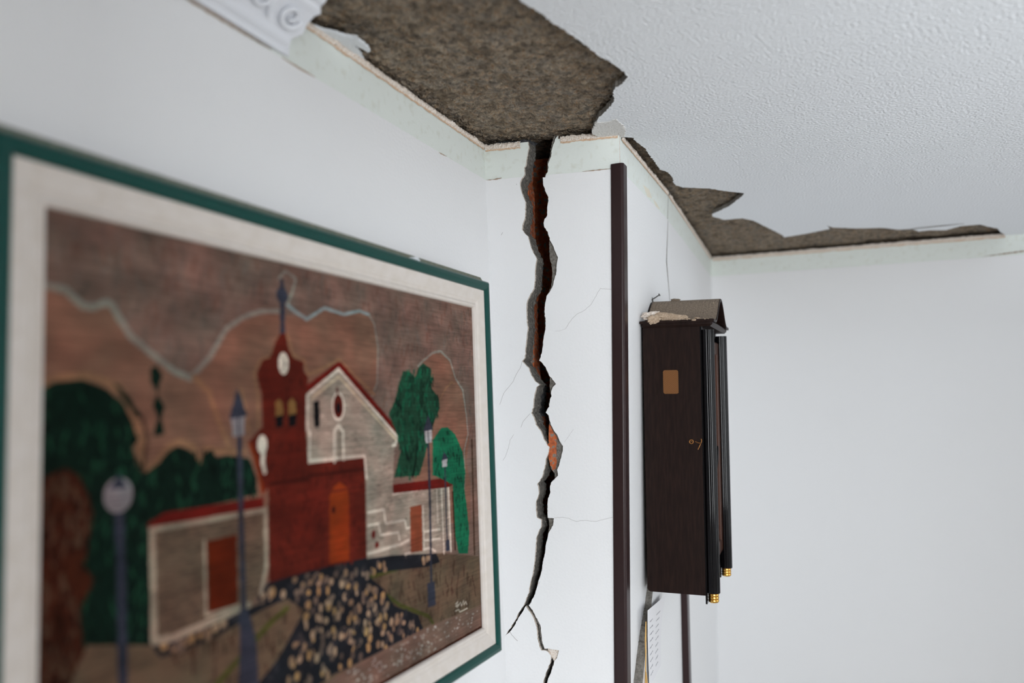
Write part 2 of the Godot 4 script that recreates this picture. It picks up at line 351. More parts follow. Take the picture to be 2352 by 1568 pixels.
func make_materials() -> void:
	var stipple := noise_map(0.11, 2, 3)
	var orange_peel := noise_map(0.15, 3, 5)
	var grit := noise_map(0.06, 5, 9)
	matter("wall_paint", Color8(238, 238, 239), 0.62, null, stipple, 0.035, 2.6)
	matter("bare_band", Color8(231, 236, 231), 0.75, noise_map(0.02, 5, 21, [[0.0, Color(0.95, 0.94, 0.92)], [0.36, Color.WHITE], [1.0, Color.WHITE]]), stipple, 0.02, 3.4)
	matter("ceiling_paint", Color8(234, 237, 241), 0.8, null, orange_peel, 0.20, 1.9)
	matter("gypsum", Color8(232, 223, 214), 0.95, noise_map(0.05, 5, 31, [[0.0, Color(0.70, 0.62, 0.55)], [0.34, Color(0.93, 0.89, 0.86)], [0.5, Color.WHITE], [1.0, Color.WHITE]]), grit, 0.12, 9.0)
	matter("bare_ceiling", Color8(224, 222, 219), 0.95, noise_map(0.06, 5, 35, [[0.0, Color(0.82, 0.80, 0.78)], [0.4, Color.WHITE], [1.0, Color.WHITE]]), grit, 0.2, 6.0)
	matter("water_mark", Color8(232, 226, 210), 0.75)
	matter("peach_stain", Color8(228, 206, 184), 0.9, noise_map(0.03, 4, 33, [[0.0, Color(0.86, 0.78, 0.70)], [1.0, Color.WHITE]]), null, 0.0, 12.0)
	matter("render", Color8(142, 138, 132), 0.95, noise_map(0.03, 5, 41, [[0.0, Color(0.62, 0.60, 0.58)], [0.5, Color(0.86, 0.85, 0.84)], [1.0, Color.WHITE]]), grit, 0.25, 8.0)
	matter("mortar", Color8(112, 112, 114), 0.95, noise_map(0.03, 5, 43, [[0.0, Color(0.55, 0.55, 0.56)], [1.0, Color.WHITE]]), grit, 0.25, 8.0)
	matter("brick_clay", Color.WHITE, 0.85, noise_map(0.02, 4, 51, [[0.0, Color8(138, 70, 42)], [0.45, Color8(186, 96, 54)], [0.62, Color8(196, 108, 66)], [0.68, Color8(132, 122, 114)], [1.0, Color8(144, 136, 130)]]), grit, 0.15, 6.0)
	matter("slab", Color.WHITE, 0.97, noise_map(0.022, 6, 61, [[0.0, Color8(78, 68, 57)], [0.33, Color8(122, 109, 94)], [0.5, Color8(150, 135, 116)], [0.62, Color8(164, 149, 128)], [0.72, Color8(140, 106, 74)], [0.78, Color8(158, 145, 128)], [1.0, Color8(138, 132, 122)]], 1024), noise_map(0.06, 6, 63, [], 1024), 0.6, 2.4)
	M.slab.detail_enabled = true
	M.slab.detail_blend_mode = BaseMaterial3D.BLEND_MODE_MUL
	M.slab.detail_albedo = noise_map(0.02, 5, 65, [[0.0, Color(0.62, 0.60, 0.58)], [0.36, Color(0.84, 0.83, 0.82)], [0.52, Color.WHITE], [0.68, Color(0.92, 0.94, 0.97)], [1.0, Color(0.80, 0.83, 0.88)]])
	M.slab.detail_uv_layer = BaseMaterial3D.DETAIL_UV_2
	M.slab.uv2_triplanar = true
	M.slab.uv2_world_triplanar = true
	M.slab.uv2_scale = Vector3.ONE * 1.7
	matter("trim_brown", Color8(50, 36, 36), 0.32)
	matter("case_wood", Color.WHITE, 0.34, wood_grain(), null, 0.0, 4.0)
	M.case_wood.uv1_scale = Vector3(14.0, 1.6, 14.0)
	matter("black_lacquer", Color8(12, 11, 13), 0.08)
	matter("door_wood", Color8(70, 44, 34), 0.22)
	matter("brass", Color8(214, 168, 88), 0.28)
	M.brass.metallic = 1.0
	matter("old_brass", Color8(150, 104, 62), 0.4)
	M.old_brass.metallic = 1.0
	matter("steel", Color8(92, 90, 88), 0.45)
	M.steel.metallic = 1.0
	matter("grille_cloth", Color8(134, 83, 29), 0.6)
	matter("grille_gap", Color8(58, 34, 14), 0.8)
	matter("dust", Color.WHITE, 1.0, noise_map(0.05, 6, 71, [[0.0, Color8(84, 74, 64)], [0.45, Color8(118, 104, 90)], [1.0, Color8(158, 142, 124)]]), grit, 0.08, 9.0)
	matter("frame_green", Color8(16, 68, 62), 0.3)
	matter("frame_cream", Color8(220, 212, 206), 0.5, noise_map(0.02, 3, 81, [[0.0, Color(0.95, 0.94, 0.92)], [1.0, Color.WHITE]]), null, 0.0, 4.0)
	matter("frame_dust", Color.WHITE, 1.0, noise_map(0.04, 5, 83, [[0.0, Color8(70, 92, 82)], [0.45, Color8(118, 122, 108)], [1.0, Color8(168, 160, 140)]]), null, 0.0, 8.0)
	matter("cornice_white", Color8(232, 234, 240), 0.55)
	matter("chunk", Color8(196, 180, 162), 0.97, noise_map(0.04, 5, 91, [[0.0, Color(0.7, 0.64, 0.58)], [0.5, Color(0.94, 0.9, 0.86)], [1.0, Color.WHITE]]), grit, 0.15, 14.0)
	matter("paper", Color8(232, 231, 234), 0.85)
	M.paper.cull_mode = BaseMaterial3D.CULL_DISABLED
	matter("raw_wood", Color8(212, 168, 100), 0.7)
	matter("floor_tile", Color8(186, 180, 172), 0.4)
	matter("added_furniture", Color8(214, 206, 196), 0.5)
	matter("hairline", Color8(176, 172, 170), 0.95)
	matter("torn_edge_shadow", Color8(172, 152, 134), 0.95)  # brown-grey holds the shadow of the torn paint lips
	matter("dial", Color8(230, 226, 214), 0.5)
	matter("window_white", Color8(226, 226, 222), 0.5)
	M.case_wood.roughness = 0.42
	for dull in ["case_wood", "trim_brown", "door_wood", "frame_green", "black_lacquer"]:
		M[dull].metallic_specular = 0.22 if dull == "case_wood" else 0.3
	var g := StandardMaterial3D.new()
	g.resource_name = "glass"
	g.transparency = BaseMaterial3D.TRANSPARENCY_ALPHA
	g.albedo_color = Color(0.95, 0.97, 0.97, 0.06)
	g.roughness = 0.02
	M.glass = g


func wood_grain() -> NoiseTexture2D:
	return noise_map(0.02, 5, 95, [[0.0, Color8(24, 15, 13)], [0.5, Color8(32, 21, 18)], [1.0, Color8(42, 28, 24)]])


# A polyline with points every step metres, roughened across its direction by amp
func roughened(pts: Array, step: float, amp: float, seeded: int) -> PackedVector2Array:
	var f := noise(220.0, 3, seeded)
	var out := PackedVector2Array()
	var run := 0.0
	for i in pts.size() - 1:
		var a: Vector2 = pts[i]
		var b: Vector2 = pts[i + 1]
		var many := maxi(1, int(a.distance_to(b) / step))
		var across := (b - a).orthogonal().normalized()
		for k in many:
			var w := float(k) / many
			var s := a.lerp(b, w)
			out.append(s + across * f.get_noise_1d(run + w * a.distance_to(b)) * amp * (0.0 if i == 0 and k == 0 else 1.0))
		run += a.distance_to(b)
	out.append(pts[-1])
	return out


# Cap and sides of a polygon between two depths; to3d(point, depth) places it
func prism(cap: Geo, side: Geo, poly: PackedVector2Array, to3d: Callable, d0: float, d1: float, rows := 1, rough := 0.0, back := false) -> void:
	var ring := poly.duplicate()
	if ring[0].is_equal_approx(ring[-1]):
		ring.remove_at(ring.size() - 1)
	var index := Geometry2D.triangulate_polygon(ring)
	if index.is_empty():
		push_warning("polygon of %d points not triangulated" % ring.size())
	var front: Vector3 = (to3d.call(ring[0], d0) - to3d.call(ring[0], d1)).normalized()
	for i in range(0, index.size(), 3):
		cap.tri(to3d.call(ring[index[i]], d0), to3d.call(ring[index[i + 1]], d0), to3d.call(ring[index[i + 2]], d0), front)
		if back:
			side.tri(to3d.call(ring[index[i]], d1), to3d.call(ring[index[i + 1]], d1), to3d.call(ring[index[i + 2]], d1), -front)
	var turn := -1.0 if Geometry2D.is_polygon_clockwise(ring) else 1.0
	var f := noise(140.0, 3, 17)
	for i in ring.size():
		var a := ring[i]
		var b := ring[(i + 1) % ring.size()]
		var o := (b - a).orthogonal().normalized() * turn
		var want: Vector3 = to3d.call(a + o, d0) - to3d.call(a, d0)
		for k in rows:
			var da := lerpf(d0, d1, float(k) / rows)
			var db := lerpf(d0, d1, float(k + 1) / rows)
			var shift := func(p: Vector2, d: float, first: bool) -> Vector2:
				return p if first or rough == 0.0 else p + Vector2(f.get_noise_3d(p.x, p.y, d), f.get_noise_3d(p.y + 3.0, p.x, d)) * rough
			side.quad(to3d.call(shift.call(a, da, k == 0), da), to3d.call(shift.call(b, da, k == 0), da), to3d.call(shift.call(b, db, false), db), to3d.call(shift.call(a, db, false), db), want)


func rect(x0: float, y0: float, x1: float, y1: float) -> PackedVector2Array:
	return PackedVector2Array([Vector2(x0, y0), Vector2(x1, y0), Vector2(x1, y1), Vector2(x0, y1)])


# A plastered wall face: painted below, bare strip above, each a part
func wall(called: String, label: String, poly: PackedVector2Array, to3d: Callable, thick: float, seeded: int) -> Node3D:
	var o := thing(called, label, "wall", "structure")
	skin(o, poly, to3d, thick, seeded)
	return o


func skin(o: Node3D, poly: PackedVector2Array, to3d: Callable, thick: float, seeded: int) -> void:
	var lo := Vector2(INF, 0)
	var hi := Vector2(-INF, 0)
	for p in poly:
		lo.x = minf(lo.x, p.x)
		hi.x = maxf(hi.x, p.x)
	var edge := roughened([Vector2(lo.x - 0.05, BAND), Vector2(hi.x + 0.05, BAND)], 0.006, 0.0012, seeded)
	edge.append(Vector2(hi.x + 0.05, CEIL + 1.0))
	edge.append(Vector2(lo.x - 0.05, CEIL + 1.0))
	for piece in Geometry2D.clip_polygons(poly, edge):
		var cap := Geo.new()
		var side := Geo.new()
		prism(cap, side, piece, to3d, 0.0, thick, 2, 0.0006)
		part("painted_plaster", [[cap, M.wall_paint], [side, M.gypsum]], o)
	for piece in Geometry2D.intersect_polygons(poly, edge):
		var cap := Geo.new()
		var side := Geo.new()
		prism(cap, side, piece, to3d, 0.0012, thick, 2, 0.0006)
		part("bare_strip", [[cap, M.bare_band], [side, M.gypsum]], o, "pale green unpainted strip")


func at_a(p: Vector2, d: float) -> Vector3:
	return Vector3(-0.6299 + 0.008 * (p.x + 1.439) + 0.045 * (CEIL - p.y) - d, p.y, p.x)


func at_b(p: Vector2, d: float) -> Vector3:
	return Vector3(p.x, p.y, -1.439 - 0.05133 * (p.x + 0.6299) - d)


func at_c(p: Vector2, d: float) -> Vector3:
	return Vector3(-0.363 + 0.01 * (p.x + 1.4527) - d, p.y, p.x)


func at_c2(p: Vector2, d: float) -> Vector3:
	return Vector3(-0.3681 + 0.0433 * (p.x + 1.9623) + 0.003 * (CEIL - p.y) - d, p.y, p.x)


func at_d(p: Vector2, d: float) -> Vector3:
	return Vector3(p.x, p.y, -3.0339 + 0.16056 * (p.x + 0.4145) - d)


func room() -> void:
	wall("wall_left", "white wall leaning outwards behind the framed painting", rect(-1.47, 0.0, 1.2, CEIL + 0.004), at_a, 0.16, 101)
	var crack := roughened(RETURN_CRACK, 0.004, 0.002, 103)
	var c1 := PackedVector2Array([Vector2(-1.4575, 0), Vector2(-1.4575, CEIL + 0.003)])
	c1.append_array(crack)
	wall("wall_return", "white side of the cracked pilaster behind the wall clock", c1, at_c, 0.03, 104)
	var c2 := PackedVector2Array([Vector2(-3.08, 0), Vector2(-3.08, CEIL + 0.003)])
	c2.append_array(crack)
	var far_side := thing("wall_return_far", "white wall beyond the clock, torn loose from the pilaster", "wall", "structure")
	var cap := Geo.new()
	var side := Geo.new()
	var band := Geo.new()
	var high := PackedVector2Array([Vector2(-4, BAND - 0.003), Vector2(0, BAND - 0.003), Vector2(0, 4), Vector2(-4, 4)])
	for piece in Geometry2D.clip_polygons(c2, high):
		prism(cap, side, piece, at_c2, 0.0, 0.06, 4, 0.003)
	for piece in Geometry2D.intersect_polygons(c2, high):
		prism(band, side, piece, at_c2, 0.0008, 0.06, 2, 0.002)
	part("painted_plaster", [[cap, M.wall_paint], [side, M.render]], far_side)
	part("bare_strip", [[band, M.bare_band]], far_side, "pale green unpainted strip")
	wall("wall_far", "white far wall on the right of the clock", rect(-0.48, 0.0, 2.42, CEIL + 0.003), at_d, 0.15, 105)
	# out of frame: right and back walls with a window each (the right one added), floor, loft
	var right := thing("wall_right", "white wall with an added window on the photographer's right", "wall", "structure")
	var g := Geo.new()
	for b in [[Vector3(2.3, 0, -2.8), Vector3(2.45, CEIL, -2.3)], [Vector3(2.3, 0, -1.2), Vector3(2.45, CEIL, 1.25)], [Vector3(2.3, 0, -2.3), Vector3(2.45, 1.1, -1.2)], [Vector3(2.3, 2.2, -2.3), Vector3(2.45, CEIL, -1.2)]]:
		g.box(b[0], b[1])
	part("plaster", [[g, M.wall_paint]], right)
	var rear := thing("wall_back", "white wall with a wide window, behind the photographer", "wall", "structure")
	g = Geo.new()
	for b in [[Vector3(-0.75, 0, 1.1), Vector3(0.0, CEIL, 1.25)], [Vector3(1.5, 0, 1.1), Vector3(2.45, CEIL, 1.25)], [Vector3(0.0, 0, 1.1), Vector3(1.5, 1.15, 1.25)], [Vector3(0.0, 2.25, 1.1), Vector3(1.5, CEIL, 1.25)]]:
		g.box(b[0], b[1])
	part("plaster", [[g, M.wall_paint]], rear)
	window("window_1", "wide white-framed window behind the photographer", Vector3(0.0, 1.15, 1.16), Vector3(1.5, 2.25, 1.2), 0, 2)
	# unseen cabinet added behind the camera to keep window light off the left wall
	var cup := thing("added_wardrobe", "unseen tall cream cabinet added behind the photographer to shade the left wall", "added_wardrobe")
	g = Geo.new()
	g.bevelled(Vector3(-0.50, 0.0, 0.10), Vector3(0.19, 2.28, 1.0), 0.006)
	part("carcass", [[g, M.added_furniture]], cup)
	for k in 2:
		g = Geo.new()
		g.bevelled(Vector3(0.19, 0.06, 0.105 + k * 0.448), Vector3(0.21, 2.25, 0.545 + k * 0.448), 0.003)
		var leaf := part("door", [[g, M.added_furniture]], cup)
		g = Geo.new()
		g.lathe(Vector3(0.222, 1.05, 0.505 + k * 0.09), [Vector2(0, -0.012), Vector2(0.010, -0.010), Vector2(0.012, 0), Vector2(0.010, 0.010), Vector2(0, 0.012)], 16)
		part("knob", [[g, M.brass]], leaf)
	# unseen shelving added right of the frame to shade the far wall
	var shelf := thing("added_bookcase", "unseen tall cream shelving added right of the frame to shade the far wall", "added_bookcase")
	for b in [["side_panel", Vector3(0.52, 0, -1.15), Vector3(0.54, 2.15, -0.86)], ["side_panel", Vector3(1.38, 0, -1.15), Vector3(1.40, 2.15, -0.86)], ["back_panel", Vector3(0.54, 0, -1.15), Vector3(1.38, 2.15, -1.135)]]:
		g = Geo.new()
		g.box(b[1], b[2])
		part(b[0], [[g, M.added_furniture]], shelf)
	for k in 6:
		g = Geo.new()
		g.box(Vector3(0.54, 0.05 + k * 0.4, -1.135), Vector3(1.38, 0.07 + k * 0.4, -0.86))
		part("shelf", [[g, M.added_furniture]], shelf)
	window("window_2", "small white-framed window added in the right wall for the side light", Vector3(2.35, 1.1, -2.3), Vector3(2.39, 2.2, -1.2), 2, 2)  # unseen opening added to go with the side light
	var fl := thing("floor", "beige tiled floor", "floor", "structure")
	g = Geo.new()
	g.box(Vector3(-0.8, -0.1, -3.3), Vector3(2.6, 0.0, 1.3))
	part("tiles", [[g, M.floor_tile]], fl)


func window(called: String, label: String, lo: Vector3, hi: Vector3, along: int, many: int) -> void:
	var o := thing(called, label, "window", "structure")
	for k in many + 1:
		var a := lo
		var b := hi
		var w := lerpf(lo[along], hi[along], float(k) / many)
		a[along] = maxf(lo[along], w - 0.025)
		b[along] = minf(hi[along], w + 0.025)
		var g := Geo.new()
		g.bevelled(a, b, 0.004)
		part("upright", [[g, M.window_white]], o)
	for e in [[lo.y, lo.y + 0.05], [hi.y - 0.05, hi.y]]:
		var a := lo
		var b := hi
		a.y = e[0]
		b.y = e[1]
		var g := Geo.new()
		g.bevelled(a, b, 0.004)
		part("rail", [[g, M.window_white]], o)
	for k in many:
		var a := lerpf(lo[along], hi[along], float(k) / many)
		var b := lerpf(lo[along], hi[along], float(k + 1) / many)
		var g := Geo.new()
		var across := 2 - along
		var c := (lo + hi) / 2.0
		var want := Vector3.ZERO
		want[across] = -1.0
		var corners := []
		for q in [[a, lo.y], [b, lo.y], [b, hi.y], [a, hi.y]]:
			var p := Vector3(0, q[1], 0)
			p[along] = q[0]
			p[across] = c[across]
			corners.append(p)
		g.quad(corners[0], corners[1], corners[2], corners[3], want)
		part("pane", [[g, M.glass]], o)


# ---------------------------------------------------------------- ceiling
func ceiling() -> void:
	var o := thing("ceiling", "white textured ceiling with plaster fallen off along the wall", "ceiling", "structure")
	var near := roughened(HOLE_EDGE, 0.004, 0.003, 201)
	var far := roughened(FAR_HOLE_EDGE, 0.005, 0.003, 202)
	var line := PackedVector2Array([Vector2(-0.8, 1.25), Vector2(-0.8, -0.815), Vector2(-0.58, -0.815), Vector2(-0.53, -0.79), Vector2(-0.5, -0.70), Vector2(-0.44, -0.62), Vector2(-0.40, -0.64)])
	line.append_array(near)
	var last: Vector2 = near[-1]
	line.append_array(PackedVector2Array([Vector2(last.x, last.y - 0.035), Vector2(-0.377, -1.478)]))
	line.append_array(far)
	var end: Vector2 = far[-1]
	line.append_array(PackedVector2Array([Vector2(end.x + 0.02, end.y - 0.10), Vector2(2.6, -2.75), Vector2(2.6, 1.25)]))
	var cap := Geo.new()
	var side := Geo.new()
	var lie := func(p: Vector2, d: float) -> Vector3: return Vector3(p.x, CEIL + d, p.y)
	prism(cap, side, line, lie, 0.0, 0.010, 2, 0.002)
	part("plaster_skin", [[cap, M.ceiling_paint], [side, M.render]], o)
	# rough bare patch at the corner of the pilaster, and a torn flake by the left wall
	var patch := Geo.new()
	var rim := Geo.new()
	prism(patch, rim, roughened([Vector2(-0.408, -1.425), Vector2(-0.399, -1.402), Vector2(-0.385, -1.369), Vector2(-0.366, -1.372), Vector2(-0.346, -1.363), Vector2(-0.343, -1.40), Vector2(-0.346, -1.435), Vector2(-0.358, -1.466), Vector2(-0.37, -1.468), Vector2(-0.40, -1.46), Vector2(-0.408, -1.425)], 0.003, 0.0035, 205), func(p: Vector2, d: float) -> Vector3: return Vector3(p.x, CEIL - 0.0012 + d, p.y), 0.0, 0.004)
	part("bare_plaster_patch", [[patch, M.bare_ceiling], [rim, M.bare_ceiling]], o, "rough unpainted plaster patch")
	var flake := Geo.new()
	prism(flake, flake, roughened([Vector2(-0.627, -0.87), Vector2(-0.600, -0.905), Vector2(-0.588, -0.912), Vector2(-0.590, -0.945), Vector2(-0.598, -0.962), Vector2(-0.604, -0.935), Vector2(-0.628, -1.0), Vector2(-0.627, -0.87)], 0.004, 0.004, 206), func(p: Vector2, d: float) -> Vector3: return Vector3(p.x, CEIL + 0.004 + d - (p.x + 0.627) * 0.10, p.y), 0.0, 0.004, 1, 0.0, true)
	part("torn_flake", [[flake, M.ceiling_paint]], o)
	# rubble core seen in the holes
	slab(o, -0.72, -0.22, -1.50, -0.55, 0.0035, 301)
	slab(o, -0.46, 0.62, -3.08, -1.42, 0.007, 302)
	var loft := Geo.new()
	loft.box(Vector3(-0.95, CEIL + 0.035, -3.5), Vector3(2.7, CEIL + 0.2, 1.3))
	part("structural_slab", [[loft, M.slab]], o)
	# broken edges left along the wall tops
	crumbs(o, func(t: float) -> Vector3: return at_a(Vector2(lerpf(-0.83, -1.437, t), CEIL), 0.0), Vector3(1, 0, 0), 0.010, 0.0, 401, 190)
	crumbs(o, func(t: float) -> Vector3: return at_b(Vector2(lerpf(-0.628, -0.556, t), CEIL - 0.003), 0.0), Vector3(0, 0, 1), 0.008, 0.004, 402, 30)
	crumbs(o, func(t: float) -> Vector3: return at_b(Vector2(lerpf(-0.476, -0.366, t), CEIL - 0.001), 0.0), Vector3(0, 0, 1), 0.005, 0.003, 403, 44)
	crumbs(o, func(t: float) -> Vector3: return at_c(Vector2(lerpf(-1.47, -1.955, t), CEIL - 0.001), 0.0), Vector3(1, 0, 0), 0.007, 0.0, 404, 150)
	crumbs(o, func(t: float) -> Vector3: return at_c2(Vector2(lerpf(-1.965, -3.02, t), CEIL - 0.001), 0.0), Vector3(1, 0, 0), 0.008, 0.0, 405, 160)
	crumbs(o, func(t: float) -> Vector3: return at_d(Vector2(lerpf(-0.41, 0.5, t), CEIL - 0.002), 0.0), Vector3(0, 0, 1), 0.006, 0.004, 406, 130)


func slab(o: Node3D, x0: float, x1: float, z0: float, z1: float, step: float, seeded: int) -> void:
	var nx := int((x1 - x0) / step)
	var nz := int((z1 - z0) / step)
	var broad := noise(9.0, 3, seeded)
	var lumps := noise(52.0, 5, seeded + 1)
	var folds := noise(26.0, 3, seeded + 2)
	folds.fractal_type = FastNoiseLite.FRACTAL_RIDGED
	var h := PackedFloat32Array()
	h.resize((nx + 1) * (nz + 1))
	for j in nz + 1:
		for i in nx + 1:
			var x := x0 + i * step
			var z := z0 + j * step
			h[j * (nx + 1) + i] = CEIL + clampf(0.019 + broad.get_noise_2d(x, z) * 0.006 + lumps.get_noise_2d(x, z * 0.8) * 0.0036 + maxf(0.0, folds.get_noise_2d(x * 0.8, z * 1.5) - 0.35) * 0.010, 0.0105, 0.034)
	var g := Geo.new()
	var lift := func(i: int, j: int) -> float: return h[clampi(j, 0, nz) * (nx + 1) + clampi(i, 0, nx)]
	var spot := func(i: int, j: int) -> Vector3: return Vector3(x0 + i * step, lift.call(i, j), z0 + j * step)
	var up := []
	up.resize((nx + 1) * (nz + 1))
	for j in nz + 1:
		for i in nx + 1:
			up[j * (nx + 1) + i] = -Vector3(lift.call(i - 1, j) - lift.call(i + 1, j), 2.0 * step, lift.call(i, j - 1) - lift.call(i, j + 1)).normalized()
	for j in nz:
		for i in nx:
			var k := j * (nx + 1) + i
			var a: Vector3 = spot.call(i, j)
			var b: Vector3 = spot.call(i + 1, j)
			var c: Vector3 = spot.call(i + 1, j + 1)
			var d: Vector3 = spot.call(i, j + 1)
			g.curved(a, b, c, up[k], up[k + 1], up[k + nx + 2])
			g.curved(a, c, d, up[k], up[k + nx + 2], up[k + nx + 1])
	part("exposed_rubble_core", [[g, M.slab]], o, "rough brown rubble and mortar core")


func crumbs(o: Node3D, along: Callable, inward: Vector3, reach: float, gap: float, seeded: int, many: int) -> void:
	rng.seed = seeded
	var f := noise(0.09, 3, seeded)
	var g := Geo.new()
	var stain := Geo.new()
	var before := []
	for i in many + 1:
		var t := float(i) / many
		var base: Vector3 = along.call(t)
		var w := 0.5 * reach * (0.75 + 0.9 * f.get_noise_1d(i) + rng.randf_range(-0.2, 0.2))
		w = maxf(0.0012, w)
		var row := [base + Vector3(0, -0.0015 + rng.randf_range(-0.001, 0.001), 0) + inward * 0.0002, base + inward * w * 0.55 + Vector3(0, rng.randf_range(-0.0012, 0.0022), 0), base + inward * w + Vector3(0, 0.0025 + gap * 0.5 + rng.randf_range(-0.0015, 0.0025), 0), base + inward * w * 0.5 + Vector3(0, 0.006 + gap * 0.6 + rng.randf_range(-0.0015, 0.002), 0), base - inward * 0.002 + Vector3(0, 0.009, 0), base + Vector3(0, -0.0045 + 0.002 * f.get_noise_1d(i * 2.0), 0) + inward * 0.0001]
		if before:
			for k in 4:
				g.quad(before[k], row[k], row[k + 1], before[k + 1], inward + Vector3.DOWN)
			stain.quad(before[5], row[5], row[0], before[0], inward)
		before = row
	part("broken_plaster_edge", [[g, M.gypsum]], o, "crumbling cream plaster edge")
	part("adhesive_line", [[stain, M.peach_stain]], o, "peach coloured glue line")


# ---------------------------------------------------------------- pilaster with the crack
func pilaster() -> void:
	var o := thing("wall_pilaster", "white pilaster face split from ceiling down by a wide jagged crack", "wall", "structure")
	var top := CEIL + 0.004
	var left := roughened(CRACK_LEFT, 0.003, 0.0012, 501)
	var right := roughened(CRACK_RIGHT, 0.003, 0.0012, 502)
	var inner := roughened(CRACK_RIGHT_RENDER, 0.003, 0.0016, 503)
	var foot: Vector2 = left[-1]
	var lp := PackedVector2Array([Vector2(-0.68, 0), Vector2(-0.68, top), Vector2(left[0].x, top)])
	lp.append_array(left)
	lp.append(Vector2(foot.x, 0))
	skin(o, lp, at_b, 0.006, 511)
	var rp := PackedVector2Array([Vector2(-0.3633, 0), Vector2(-0.3633, top), Vector2(right[0].x, top)])
	rp.append_array(right)
	rp.append(Vector2(foot.x, 0))
	skin(o, rp, at_b, 0.006, 512)
	# grey render under the skin
	var cap := Geo.new()
	var side := Geo.new()
	prism(cap, side, lp, at_b, 0.006, 0.043, 6, 0.003)
	part("render_coat", [[cap, M.render], [side, M.render]], o, "grey cement render in the crack")
	var rr := PackedVector2Array([Vector2(-0.372, 0), Vector2(-0.372, top), Vector2(inner[0].x, top)])
	rr.append_array(inner)
	rr.append(Vector2(inner[-1].x, 0))
	cap = Geo.new()
	side = Geo.new()
	prism(cap, side, rr, at_b, 0.006, 0.043, 6, 0.003)
	part("render_coat", [[cap, M.render], [side, M.render]], o, "grey cement render in the crack")
	# bricks and mortar behind the render, left of the crack
	for e in [[BRICK_EDGE_1, 0.0, M.brick_clay, "brick"], [BRICK_EDGE_2, 0.0, M.brick_clay, "brick"], [BRICK_EDGE_3, 0.004, M.brick_clay, "brick"], [MORTAR_EDGE_1, -0.004, M.mortar, "mortar_joint"], [MORTAR_EDGE_2, -0.004, M.mortar, "mortar_joint"], [MORTAR_EDGE_3, -0.004, M.mortar, "mortar_joint"]]:
		var edge := roughened(e[0], 0.004, 0.0016 if e[3] == "brick" else 0.004, 520)
		var poly := PackedVector2Array([Vector2(-0.64, edge[-1].y), Vector2(-0.64, edge[0].y)])
		poly.append_array(edge)
		cap = Geo.new()
		side = Geo.new()
		prism(cap, side, poly, at_b, 0.0435 + e[1], 0.0435 + (0.032 if e[3] == "brick" else 0.040), 6, 0.0018 if e[3] == "brick" else 0.006)
		part(e[3], [[cap, e[2]], [side, e[2]]], o, "orange hollow clay brick" if e[3] == "brick" else "grey mortar")
	cap = Geo.new()
	prism(cap, cap, roughened(RIGHT_BRICK, 0.004, 0.002, 523), at_b, 0.0040, 0.03, 2, 0.002)
	part("brick", [[cap, M.brick_clay]], o, "orange hollow clay brick")
	cap = Geo.new()
	prism(cap, cap, roughened(BROKEN_FLAKE + [BROKEN_FLAKE[0]], 0.003, 0.0012, 524), at_b, 0.003, 0.006)
	part("broken_flake", [[cap, M.gypsum]], o, "beige bare flake beside the crack")
	# dark masonry closing the hollow behind
	var g := Geo.new()
	g.box(Vector3(-0.95, 0, -1.95), Vector3(-0.42, CEIL + 0.02, -1.62))
	g.box(Vector3(-0.95, 0, -1.62), Vector3(-0.69, CEIL + 0.02, -1.44))
	g.box(Vector3(-0.95, 0, -3.3), Vector3(-0.46, CEIL + 0.02, -1.95))
	part("masonry_core", [[g, M.brick_clay]], o)
	# hairline cracks and torn paint lips with their shadow in the colour
	var lines := [HAIRLINE_1, HAIRLINE_2, HAIRLINE_3, HAIRLINE_4, HAIRLINE_5, HAIRLINE_6, HAIRLINE_7, HAIRLINE_8, HAIRLINE_9, HAIRLINE_10, HAIRLINE_11]
	for i in lines.size():
		g = Geo.new()
		var pts := roughened(lines[i], 0.003, 0.0007, 530 + i)
		var wide: float = [0.0006, 0.0006, 0.0005, 0.0005, 0.0003, 0.0005, 0.0009, 0.0003, 0.0005, 0.0007, 0.0009][i]
		for k in pts.size() - 1:
			var across := (pts[k + 1] - pts[k]).orthogonal().normalized() * wide * 0.5
			g.quad(at_b(pts[k] - across, -0.0003), at_b(pts[k] + across, -0.0003), at_b(pts[k + 1] + across, -0.0003), at_b(pts[k + 1] - across, -0.0003), Vector3(0, 0, 1))
		part("hairline_crack", [[g, M.hairline]], o)
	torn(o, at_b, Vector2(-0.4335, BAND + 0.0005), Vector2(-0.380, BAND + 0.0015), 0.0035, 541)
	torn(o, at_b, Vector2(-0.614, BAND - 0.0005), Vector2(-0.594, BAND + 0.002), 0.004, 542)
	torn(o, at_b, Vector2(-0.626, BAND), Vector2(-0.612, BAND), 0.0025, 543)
	var wall_a: Node3D = get_node("wall_left")
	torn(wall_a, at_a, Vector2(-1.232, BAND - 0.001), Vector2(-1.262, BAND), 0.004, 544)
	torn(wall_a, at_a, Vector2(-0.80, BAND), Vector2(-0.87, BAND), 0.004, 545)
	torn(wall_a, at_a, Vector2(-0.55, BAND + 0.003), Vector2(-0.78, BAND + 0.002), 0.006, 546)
	# yellowish water marks on the strip beside the clock, and loose fibres hanging at the far hole
	for mark in [[Vector2(-1.668, 2.300), Vector2(-1.70, 2.303), Vector2(-1.729, 2.305), Vector2(-1.757, 2.292), Vector2(-1.71, 2.285), Vector2(-1.668, 2.300)], [Vector2(-1.776, 2.294), Vector2(-1.826, 2.291), Vector2(-1.852, 2.286), Vector2(-1.80, 2.2835), Vector2(-1.776, 2.294)]]:
		g = Geo.new()
		prism(g, g, roughened(mark, 0.003, 0.002, 551), at_c, 0.0008, 0.0012)
		part("water_mark", [[g, M.water_mark]], get_node("wall_return"), "yellowish water mark")
